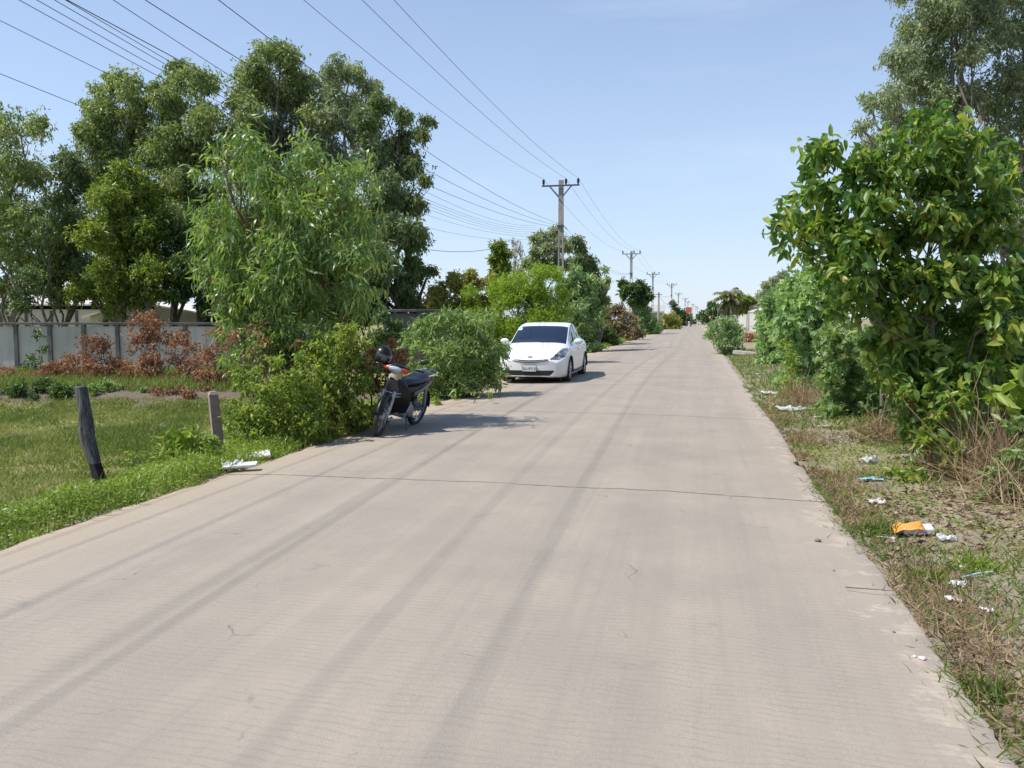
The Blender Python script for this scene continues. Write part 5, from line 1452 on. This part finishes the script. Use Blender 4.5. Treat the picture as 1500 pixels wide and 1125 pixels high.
body = regbuild('body', 'body', m_paint, root)
regbuild('underbody', 'underbody', m_black, root)
regbuild('trim', 'trim', m_black, root)
regbuild('grille', 'grille', m_black, root)
ws = regbuild('windscreen', 'windscreen', m_wglass, root)
regbuild('rear_window', 'rear_window', m_wglass, root)
for sd in 'RL':
    hl = regbuild('headlight', 'headlight' + sd, m_lamp, root)
    sx = 1 if sd == 'R' else -1
    d1 = regbuild('door', 'fdoor' + sd, m_paint, root); d2 = regbuild('door', 'rdoor' + sd, m_paint, root)
    regbuild('window', 'fw' + sd, m_wglass, d1); regbuild('window', 'rw' + sd, m_wglass, d2); regbuild('quarter_window', 'qw' + sd, m_glass, root)
    for dr_, y in ((d1, FRONT - 2.22), (d2, FRONT - 3.12)):
        MB().ell((sx * .868, y, .80), (.022, .095, .018), 10, 6).build('handle', m_paint, dr_)
    mm = MB(); mm.ell((sx * .955, FRONT - 1.52, 1.0), (.115, .06, .075), 16, 10); mr = mm.build('mirror', m_paint, root)
    MB().box((sx * .83, FRONT - 1.53, .955), (.20, .06, .06)).build('mirror_arm', m_paint, mr, smooth=False)
    MB().ell((sx * .955, FRONT - 1.565, 1.0), (.098, .022, .062), 14, 8).build('mirror_glass', m_chrome, mr)
    MB().box((sx * .62, FRONT - 4.37, .84), (.22, .06, .26)).build('tail_light', m_redl, root, bevel=.02)
    for wy in (FRONT - WF, FRONT - WR_):
        wh = MB(); wh.lathe([(.205, -.085), (.26, -.098), (.295, -.09), (.315, -.06), (.318, 0), (.315, .06), (.295, .09), (.26, .098), (.205, .085)], (sx * .755, wy, ZWH), 'x', 36)
        wo = wh.build('wheel', m_rubber, root)
        rm = MB(); rm.lathe([(.208, .085), (.20, .092), (.185, .07), (.18, -.07), (.208, -.085)], (sx * .755, wy, ZWH), 'x', 30)
        for a in range(7):
            q = 2 * math.pi * a / 7
            rm.tube([(sx * (.755 + .075), wy + .04 * math.cos(q), ZWH + .04 * math.sin(q)), (sx * (.755 + .078), wy + .19 * math.cos(q), ZWH + .19 * math.sin(q))], [.028, .022], 6)
        rm.lathe([(0, .09), (.05, .085), (.055, .06)], (sx * .755 if sx > 0 else -.755 - .15, wy, ZWH), 'x', 14)
        rm.build('rim', m_alloy, wo)
        dk = MB(); dk.lathe([(0, 0), (.20, 0)], (sx * .74, wy, ZWH), 'x', 24); dk.build('brake_disc', m_steel, wo)
        well = MB(); well.lathe([(.36, -.14), (.36, .11)], (sx * .735, wy, ZWH), 'x', 28, -.15, math.pi + .15); well.lathe([(0, -.14), (.36, -.14)], (sx * .735, wy, ZWH), 'x', 28) if sx > 0 else well.lathe([(0, .14), (.36, .14)], (sx * .735, wy, ZWH), 'x', 28)
        well.build('wheel_arch', m_black, root)
MB().box((0, 0, .20), (1.3, 3.9, .10)).build('floor_pan', m_black, root, smooth=False)


for s in (-1, 1):
    sm = MB(); sm.loft([[(s * .37 + x * w_, FRONT - 2.35 + y0 + y * .07, z) for x, y in ((-1, -1), (-.8, 1), (.8, 1), (1, -1))] for z, w_, y0 in ((.45, .24, .10), (.75, .25, .02), (1.0, .20, -.06), (1.05, .12, -.08))])
    sm.box((s * .37, FRONT - 2.10, .45), (.5, .5, .14)); so2 = sm.build('seat', m_seatc, root, bevel=.03)
    MB().ell((s * .37, FRONT - 2.45, 1.14), (.13, .05, .085), 14, 8).build('headrest', m_seatc, so2)
MB().loft([[(x, FRONT - y, z) for x, z in ((-.70, .5), (.70, .5), (.70, zt_), (-.70, zt_))] for y, zt_ in ((1.12, .93), (1.45, .95), (1.62, .86))]).build('dashboard', m_black, root, bevel=.02)
MB().tube([(.37 + .17 * math.cos(a), FRONT - 1.74 - .06 * math.sin(a), .93 + .16 * math.sin(a)) for a in np.linspace(0, 2 * math.pi, 25)], .014, 6).build('steering_wheel', m_black, root)


def nose(x, z):
    """point on the nose of the car"""
    ss = 0.0
    best = None
    for s in np.arange(0, .9, .004):
        i = np.searchsorted(sg, s); i = min(i, len(sg) - 1)
        prof = grid_[i]
        w_ = np.interp(-z, -prof[:, 1], prof[:, 0]) if prof[0, 1] >= z else -1
        if w_ >= abs(x):
            best = s; break
    s = best if best is not None else 0
    return np.array([x, FRONT - bow(s, x), z])


sl_ = MB()
for dz, cz in ((0.0, .598), (-.042, .552)):
    pts = []
    for u in np.linspace(-1, 1, 25):
        q = nose(.45 * u, cz - .016 * (1 - u * u) + (.012 * abs(u) if dz == 0 else .03 * u * u)); q[1] += .003; pts.append(q)
    sl_.tube(pts, [.004 + .008 * (1 - abs(u) ** 3) for u in np.linspace(-1, 1, 25)], 6)
sl_.build('grille_slit', m_black, root)
pts = []
for u in np.linspace(-1, 1, 25):
    q = nose(.44 * u, .574 - .016 * (1 - u * u) + .02 * u * u); q[1] += .002; pts.append(q)
MB().tube(pts, .009, 6).build('grille_trim', m_chrome, root)
e = MB(); c0 = nose(0, .655) + np.array([0, .008, 0])
for rx, rz in ((.052, .034), (.016, .034)):
    e.tube([c0 + np.array([rx * math.cos(a), -.3 * rz * math.sin(a) * 1.2, rz * math.sin(a)]) for a in np.linspace(0, 2 * math.pi, 25)], .006, 6)
e.tube([c0 + np.array([.040 * math.cos(a), -.36 * (.012 + .012 * math.sin(a)), .014 + .012 * math.sin(a)]) for a in np.linspace(0, 2 * math.pi, 21)], .005, 6)
e.build('emblem', m_chrome, root)
q = nose(0, .40)
pt = MB().box((0, q[1] + .018, .40), (.345, .016, .165)).build('number_plate', m_steel, root, smooth=False, bevel=.004)
MB().box((-.0, q[1] + .028, .40), (.325, .008, .145)).build('plate_face', m_plate, pt, smooth=False)


def text(body, size, mat, parent, loc, rot, name='plate_text'):
    cu = bpy.data.curves.new(name, 'FONT'); cu.body = body; cu.size = size; cu.align_x = 'CENTER'; cu.align_y = 'CENTER'; cu.extrude = .001; cu.offset = .0004
    tmp = bpy.data.objects.new('tmp_text', cu); COL.objects.link(tmp)
    dg = bpy.context.evaluated_depsgraph_get()
    me = bpy.data.meshes.new_from_object(tmp.evaluated_get(dg)); bpy.data.objects.remove(tmp)
    me.materials.clear(); me.materials.append(mat)
    o = bpy.data.objects.new(name, me); COL.objects.link(o); o.parent = parent; o.location = loc; o.rotation_euler = rot
    return o


text('2U-9712', .088, m_ink, pt, (0, q[1] + .034, .385), (math.pi / 2, 0, math.pi))
st = MB(); i_ = int(np.argmin(abs(sg - 1.76))) + len(cap) - 1
a_ = CARV[1]; st.box((0, 0, 0), (.11, .004, .12))
so_ = st.build('sticker', surf('pale_green_sticker', (.35, .62, .58), (.62, .72, .70), .4, 20), root, smooth=False)
j_ = int(np.argmin(abs(tg - 2.1))); v0 = CARV[0, i_, j_]
so_.location = v0 + np.array([-.02, .014, .012]); so_.rotation_euler = (R_(55), 0, .06)
for x0, x1 in ((-.05, .52), (-.58, -.02)):
    wp = []
    for u in np.linspace(0, 1, 8):
        x = x0 + (x1 - x0) * u; s = 1.075 + .05 * u; z = float(herm(S_, ZT, s)) - .03 * (x / .69) ** 2
        wp.append((x, FRONT - bow(s, x) + .02, z + .012))
    MB().tube(wp, .009, 6).build('wiper', m_black, root)

# ------------------------------------------------------------------ motorcycle
f0, r0 = G(549, 637.5, -.03), G(606, 621.5, -.03)
hd = (f0 - r0); hd[2] = 0; hd /= np.linalg.norm(hd)
mid = (f0 + r0) / 2
LEAN = R_(14)
root = empty('parked_motorcycle', (mid[0], mid[1], -.038), 'black underbone motorcycle leaning on its side stand at the left road edge', 'motorcycle', rot=(0, -LEAN, math.atan2(-hd[0], hd[1])))
m_bk = surf('gloss_black_paint', (.010, .010, .012), (.007, .007, .009), .38, coat=.10, spec=.28)
m_bkd = surf('dusty_grey_plastic', (.06, .06, .065), (.04, .04, .045), .5, 8)
m_seat = surf('navy_vinyl', (.018, .024, .05), (.012, .016, .034), .38)
m_cream = surf('cream_plastic', (.42, .37, .25), (.34, .29, .19), .5)
m_alu = surf('dull_aluminium', (.42, .43, .44), (.25, .26, .27), .45, 14, metal=.7)
m_lens = surf('clear_lens', (.46, .50, .56), (.30, .34, .40), .08, 12, coat=1.0)
WB_, RWH = .60, .285
STE = Matrix.Translation((0, .42, 0)) @ Matrix.Rotation(R_(13), 4, 'Z') @ Matrix.Translation((0, -.42, 0))


def xf(mb, M=STE):
    mb.V = [tuple(M @ Vector(v)) for v in mb.V]
    return mb


def wheel(y, name, M=None):
    w_ = MB(); w_.lathe([(.225, -.02), (.24, -.03), (.27, -.032), (RWH - .004, -.018), (RWH, 0), (RWH - .004, .018), (.27, .032), (.24, .03), (.225, .02)], (0, y, RWH), 'x', 40)
    if M: xf(w_, M)
    wo = w_.build(name, m_rubber, root)
    rm = MB(); rm.lathe([(.232, -.022), (.214, -.024), (.207, 0), (.214, .024), (.232, .022)], (0, y, RWH), 'x', 36)
    if M: xf(rm, M)
    rm.build('rim', m_chrome, wo)
    sp = MB()
    for k in range(18):
        a = 2 * math.pi * k / 18; s = .03 if k % 2 else -.03
        sp.tube([(s, y + .04 * math.cos(a + .4), RWH + .04 * math.sin(a + .4)), (0, y + .212 * math.cos(a), RWH + .212 * math.sin(a))], .0035, 5)
    if M: xf(sp, M)
    sp.build('spokes', m_alu, wo)
    hb = MB(); hb.lathe([(0, -.055), (.05, -.05), (.065, -.03), (.065, .03), (.05, .05), (0, .055)], (0, y, RWH), 'x', 18)
    if M: xf(hb, M)
    hb.build('hub', m_alu, wo)


wheel(WB_, 'front_wheel', STE); wheel(-WB_, 'rear_wheel')
for s in (-1, 1):
    fk = MB(); fk.tube([(s * .065, WB_, RWH), (s * .072, WB_ - .045, RWH + .10), (s * .075, .46, .62)], [.020, .024, .024], 10); xf(fk).build('fork', m_alu, root)
fd = MB(); fd.grid(lambda u, v: ((v - .5) * .11, WB_ + (.305 - .05 * (2 * v - 1) ** 2) * math.cos(R_(15 + 140 * u)), RWH + (.305 - .05 * (2 * v - 1) ** 2) * math.sin(R_(15 + 140 * u))), 22, 8)
xf(fd).build('front_fender', m_bk, root, solid=.006)
fd = MB(); fd.grid(lambda u, v: ((v - .5) * .12, -WB_ - (.315 - .05 * (2 * v - 1) ** 2) * math.cos(R_(-5 + 120 * u)), RWH + (.315 - .05 * (2 * v - 1) ** 2) * math.sin(R_(-5 + 120 * u))), 20, 8)
fd.build('rear_fender', m_black, root, solid=.006)


def shield(u, v):
    u = 2 * u - 1
    z = .80 - .50 * v
    w_ = np.interp(v, [0, .15, .4, .7, 1], [.10, .165, .215, .205, .13])
    y = np.interp(v, [0, .2, .5, .8, 1], [.415, .40, .36, .30, .24])
    return (u * w_, y + .05 * (1 - abs(u)) ** .7 - .15 * abs(u) ** 1.7, z - .035 * u * u * (1 - v))


MB().grid(shield, 24, 18).build('leg_shield', m_bk, root, solid=.02)
gp = MB(); gp.grid(lambda u, v: tuple(np.array(shield(.24 + .52 * u, .05 + .42 * v)) + np.array([0, .016, .0])), 12, 10)
gp.build('front_panel', m_bkd, root, solid=.008)
rk = MB()
for zz in (.56, .60):
    rk.tube([(-.13, .36, zz), (-.11, .47, zz), (.11, .47, zz), (.13, .36, zz)], .008, 6)
for xx in (-.09, -.03, .03, .09):
    rk.tube([(xx, .47, .555), (xx, .475, .62)], .007, 6)
rk.build('front_rack', m_alu, root)
MB().loft([[(x * w_, y0 + y * dp, z) for x, y in ((-1, -1), (-1, 1), (-.5, 1.4), (.5, 1.4), (1, 1), (1, -1))] for z, w_, dp, y0 in ((.775, .07, .06, .365), (.82, .065, .06, .36), (.88, .055, .05, .34))]).build('steering_cover', m_cream, root)
# headlamp cowl across the bar
cw = []
for u in np.linspace(-1, 1, 15):
    k = 1 - .55 * abs(u) ** 2.2
    cw.append([(u * .185, .36 + .075 * k * math.cos(a) - .03 * u * u, .925 + .058 * k * math.sin(a) - .01 * u * u) for a in np.linspace(0, 2 * math.pi, 16, endpoint=False)])
xf(MB().loft(cw)).build('headlamp_cowl', m_bk, root)
hl = []
for u in np.linspace(-1, 1, 9):
    k = 1 - .55 * abs(u * .62) ** 2.2
    hl.append([(u * .092, .365 + (.088 * math.cos(a)) * k - .03 * (u * .6) ** 2, .915 + .052 * k * math.sin(a)) for a in np.linspace(-1.05, 1.05, 9)])
xf(MB().loft(hl)).build('headlight', m_lens, root)
for s in (-1, 1):
    tl_ = []
    for u in np.linspace(.50, 1.0, 7):
        k = (1 - .55 * (u) ** 2.2) * (1 if u < .99 else .5)
        tl_.append([(s * u * .19, .365 + .085 * math.cos(a) * k - .03 * u * u, .917 + .05 * k * math.sin(a) - .008 * u * u) for a in np.linspace(-1.15, 1.15, 9)])
    xf(MB().loft(tl_)).build('turn_signal', m_amber, root)
hbp = [(-.33, .22, .93), (-.22, .29, .935), (-.10, .34, .93), (.10, .34, .93), (.22, .29, .935), (.33, .22, .93)]
hbm = xf(MB().tube(hbp, .012, 8)).build('handlebar', m_steel, root)
for s in (-1, 1):
    xf(MB().tube([(s * .245, .275, .935), (s * .345, .21, .93)], .019, 10)).build('grip', m_black, hbm)
    xf(MB().tube([(s * .20, .32, .93), (s * .27, .31, .925), (s * .34, .265, .915)], .006, 6)).build('brake_lever', m_alu, hbm)
xf(MB().tube([(-.21, .30, .95), (-.25, .29, 1.02), (-.30, .28, 1.06)], .006, 6)).build('mirror_stem', m_black, root)
mi = MB(); mi.ell((-.345, .275, 1.075), (.062, .018, .036), 16, 10, Matrix.Rotation(R_(18), 3, 'Y')); xf(mi).build('mirror', m_black, root)
xf(MB().tube([(.21, .30, .95), (.24, .29, 1.00), (.26, .28, 1.03)], .006, 6)).build('mirror_stem', m_black, root)


def ring(y, w_, z0, z1, p_=2.6, n=18):
    out_ = []
    for k in range(n):
        a = 2 * math.pi * k / n; c, s = math.cos(a), math.sin(a)
        out_.append((w_ * math.copysign(abs(c) ** (2 / p_), c), y, (z0 + z1) / 2 + (z1 - z0) / 2 * math.copysign(abs(s) ** (2 / p_), s)))
    return out_


MB().loft([ring(y, w_, a, b) for y, w_, a, b in ((.14, .05, .66, .70), (.08, .09, .66, .745), (-.05, .115, .665, .765), (-.22, .13, .67, .762), (-.36, .125, .68, .79), (-.52, .115, .69, .812), (-.62, .10, .705, .81), (-.67, .06, .72, .79))]).build('seat', m_seat, root)
bd = MB(); bd.loft([ring(y, w_, a, b) for y, w_, a, b in ((.16, .05, .44, .66), (.02, .09, .44, .67), (-.15, .12, .46, .675), (-.40, .125, .52, .69), (-.62, .10, .60, .715), (-.74, .05, .66, .73))])
bdo = bd.build('body_cover', m_bk, root)
for s in (-1, 1):
    for k in range(2):
        MB().tube([(s * (.125 - .0), -.10, .535 + .03 * k), (s * .133, -.30, .575 + .03 * k), (s * .118, -.55, .645 + .025 * k), (s * .085, -.70, .68 + .02 * k)], [.006, .009, .009, .004], 6).build('stripe', m_cream, bdo)
MB().loft([ring(y, w_, a, b) for y, w_, a, b in ((.36, .07, .40, .62), (.25, .085, .32, .56), (.12, .08, .32, .50), (.0, .07, .36, .50))]).build('frame_cover', m_bk, root)
MB().tube([(-.10, -.50, .775), (-.13, -.66, .80), (-.12, -.76, .82), (0, -.80, .825), (.12, -.76, .82), (.13, -.66, .80), (.10, -.50, .775)], .014, 8).build('grab_rail', m_chrome, root)
MB().ell((0, -.77, .70), (.075, .05, .05), 14, 8).build('tail_light', m_redl, root)
en = MB(); en.lathe([(0, -.14), (.075, -.135), (.10, -.11), (.10, .11), (.075, .135), (0, .14)], (0, -.10, .30), 'x', 22); en.lathe([(0, -.12), (.07, -.115), (.085, -.08), (.085, .09), (0, .12)], (0, .03, .29), 'x', 20)
en.loft([[(x * .07, y, .33 + z * .06) for x, z in ((-1, -1), (1, -1), (1, 1), (-1, 1))] for y in (.05, .25)])
for k in range(5):
    en.box((0, .10 + k * .032, .33), (.17, .010, .155))
en.box((0, -.03, .36), (.16, .30, .12)); en.build('engine', m_alu, root)
MB().tube([(.09, .20, .27), (.12, .12, .20), (.13, -.2, .20), (.14, -.42, .24), (.145, -.78, .33)], [.016, .016, .02, .042, .045], 12).build('exhaust', m_alu, root)
for s in (-1, 1):
    MB().tube([(s * .09, -.16, .30), (s * .085, -WB_, RWH)], .018, 8).build('swing_arm', m_steel, root)
    MB().tube([(s * .10, -.50, .62), (s * .10, -.57, .33)], [.026, .022], 10).build('shock_absorber', m_alu, root)
    MB().tube([(s * .10, -.02, .225), (s * .25, -.02, .23)], .014, 8).build('footpeg', m_black, root)
MB().box((-.075, -.36, .30), (.02, .46, .075)).build('chain_case', m_bkd, root, bevel=.01)
MB().tube([(-.09, -.05, .24), (-.155, .02, .13), (-.205, .06, .047)], .011, 8).build('side_stand', m_steel, root)

# helmet on the right-hand mirror
M_ = root.matrix_basis.copy() if False else (Matrix.Translation(root.location) @ root.rotation_euler.to_matrix().to_4x4())
hp = P(561, 519.5, float(mid @ LF) - .32)
root = empty('crash_helmet', hp, 'black helmet hung on the mirror of the parked motorcycle', 'helmet', rot=(.35, .25, .7))
sh = MB(); sh.ell((0, 0, 0), (.118, .135, .125), 24, 16, z0=-.62); sh.build('shell', m_bk, root)
vz = MB(); vz.grid(lambda u, v: (.126 * math.cos(R_(-160 + 140 * u)) * math.cos(R_(-28 + 48 * v)), .143 * math.sin(R_(-160 + 140 * u)) * math.cos(R_(-28 + 48 * v)), .133 * math.sin(R_(-28 + 48 * v))), 18, 8)
vz.build('visor', surf('smoked_visor', (.05, .055, .06), (.03, .034, .04), .06, coat=1), root, solid=.003)
sp = MB(); sp.grid(lambda u, v: (.1195 * math.cos(R_(60 + 12 * v)) * math.cos(R_(-20 + 100 * u)) - .02, .137 * math.sin(R_(60 + 12 * v)) * math.cos(R_(-20 + 100 * u)), .127 * math.sin(R_(-20 + 100 * u))), 14, 3); sp.build('stripe', m_plate, root, solid=.002)
MB().tube([(-.10, -.02, -.07), (-.06, -.03, -.16), (0, -.03, -.19), (.06, -.03, -.16), (.10, -.02, -.07)], .007, 6).build('chin_strap', m_black, root)

# ------------------------------------------------------------------ far traffic
p = G(1018.5, 476.4); p[2] = -.04
root = empty('distant_motorbike', p, 'dark motorbike with a rider far down the road', 'motorbike', rot=(0, 0, math.pi))
for y in (.6, -.6):
    MB().lathe([(.20, -.04), (.30, -.035), (.30, .035), (.20, .04), (.20, -.04)], (0, y, .30), 'x', 16).build('wheel', m_rubber, root)
MB().loft([ring(y, w_, a, b) for y, w_, a, b in ((.42, .20, .35, .85), (.1, .12, .38, .66), (-.3, .14, .5, .80), (-.75, .08, .62, .80))]).build('body', m_bk, root)
MB().tube([(-.34, .25, 1.0), (0, .38, .97), (.34, .25, 1.0)], .02, 6).build('handlebar', m_steel, root)
MB().ell((0, .48, .92), (.09, .05, .08), 10, 6).build('headlight', m_lens, root)


def skinned(name, verts, edges, rad, mat, parent=None, loc=None, rz=0):
    me = bpy.data.meshes.new(name); me.from_pydata(verts, edges, []); o = bpy.data.objects.new(name, me); COL.objects.link(o)
    md = o.modifiers.new('skin', 'SKIN'); md.use_smooth_shade = True
    for k, r in enumerate(rad): me.skin_vertices[0].data[k].radius = (r, r) if not isinstance(r, tuple) else r
    me.skin_vertices[0].data[0].use_root = True
    o.modifiers.new('sub', 'SUBSURF').levels = 1
    me.materials.append(mat)
    if parent: o.parent = parent
    if loc is not None: o.location = loc; o.rotation_euler = (0, 0, rz)
    return o


vs = [(0, -.15, .86), (0, -.12, 1.12), (0, -.06, 1.36), (0, -.02, 1.50), (0, .0, 1.60), (0, .01, 1.72),
      (.20, -.05, 1.36), (.29, .10, 1.14), (.31, .27, 1.03), (-.20, -.05, 1.36), (-.29, .10, 1.14), (-.31, .27, 1.03),
      (.12, .02, .84), (.17, .30, .74), (.15, .16, .34), (.15, .27, .27), (-.12, .02, .84), (-.17, .30, .74), (-.15, .16, .34), (-.15, .27, .27)]
es = [(0, 1), (1, 2), (2, 3), (3, 4), (4, 5), (2, 6), (6, 7), (7, 8), (2, 9), (9, 10), (10, 11), (0, 12), (12, 13), (13, 14), (14, 15), (0, 16), (16, 17), (17, 18), (18, 19)]
rd = [.15, .15, .15, .06, .10, .09, .07, .05, .035, .07, .05, .035, .10, .08, .05, .04, .10, .08, .05, .04]
o = skinned('person', vs, es, rd, surf('dark_jacket', (.03, .03, .035), None, .8), None, p, math.pi)
tag(o, 'rider in dark clothes seated on the distant motorbike', 'person')
hm = MB(); hm.ell((0, 0, 1.70), (.13, .15, .14), 12, 8); hm.build('helmet', m_plate, o)


def far_car(name, label, px, py, mat, hw, hh, ln, dx=0):
    p = G(px, py); p[2] = -.04
    root = empty(name, p, label, 'van' if hh > 1.7 else 'car', rot=(0, 0, math.pi))
    MB().loft([ring(y, w_, a, b, 5) for y, w_, a, b in ((ln / 2, hw * .9, .35, hh * .50), (ln / 2 - .1, hw, .28, hh * .56), (ln / 2 - .6, hw, .28, hh * .62), (ln / 2 - 1.2, hw * .97, .28, hh * .97), (0, hw * .97, .28, hh), (-ln / 2 + .3, hw * .96, .28, hh * .98), (-ln / 2, hw * .9, .35, hh * .9))]).build('body', mat, root)
    MB().loft([[(-hw * .82, ln / 2 - .62, hh * .64), (hw * .82, ln / 2 - .62, hh * .64), (hw * .74, ln / 2 - 1.10, hh * .92), (-hw * .74, ln / 2 - 1.10, hh * .92)],
               [(-hw * .82, ln / 2 - .58, hh * .65), (hw * .82, ln / 2 - .58, hh * .65), (hw * .74, ln / 2 - 1.06, hh * .93), (-hw * .74, ln / 2 - 1.06, hh * .93)]]).build('windscreen', m_glass, root, smooth=False)
    for s in (-1, 1):
        MB().box((s * hw * .99, -.3, hh * .75), (.03, ln * .5, hh * .26)).build('window', m_glass, root, smooth=False)
        MB().ell((s * hw * .68, ln / 2 - .01, hh * .45), (.16, .05, .09), 10, 6).build('headlight', m_lens, root)
        for y in (ln / 2 - .85, -ln / 2 + .85):
            MB().lathe([(.0, -.1), (.25, -.1), (.32, -.07), (.32, .07), (.25, .1), (0, .1)], (s * (hw - .12), y, .32), 'x', 16).build('wheel', m_rubber, root)
    return root


far_car('white_van', 'small white van at the far end of the road', 1027.2, 475.0, m_paint, .85, 1.85, 4.0)
far_car('dark_car', 'dark car at the far end of the road, right of the white van', 1036.5, 475.0, m_steel, .85, 1.5, 4.2)
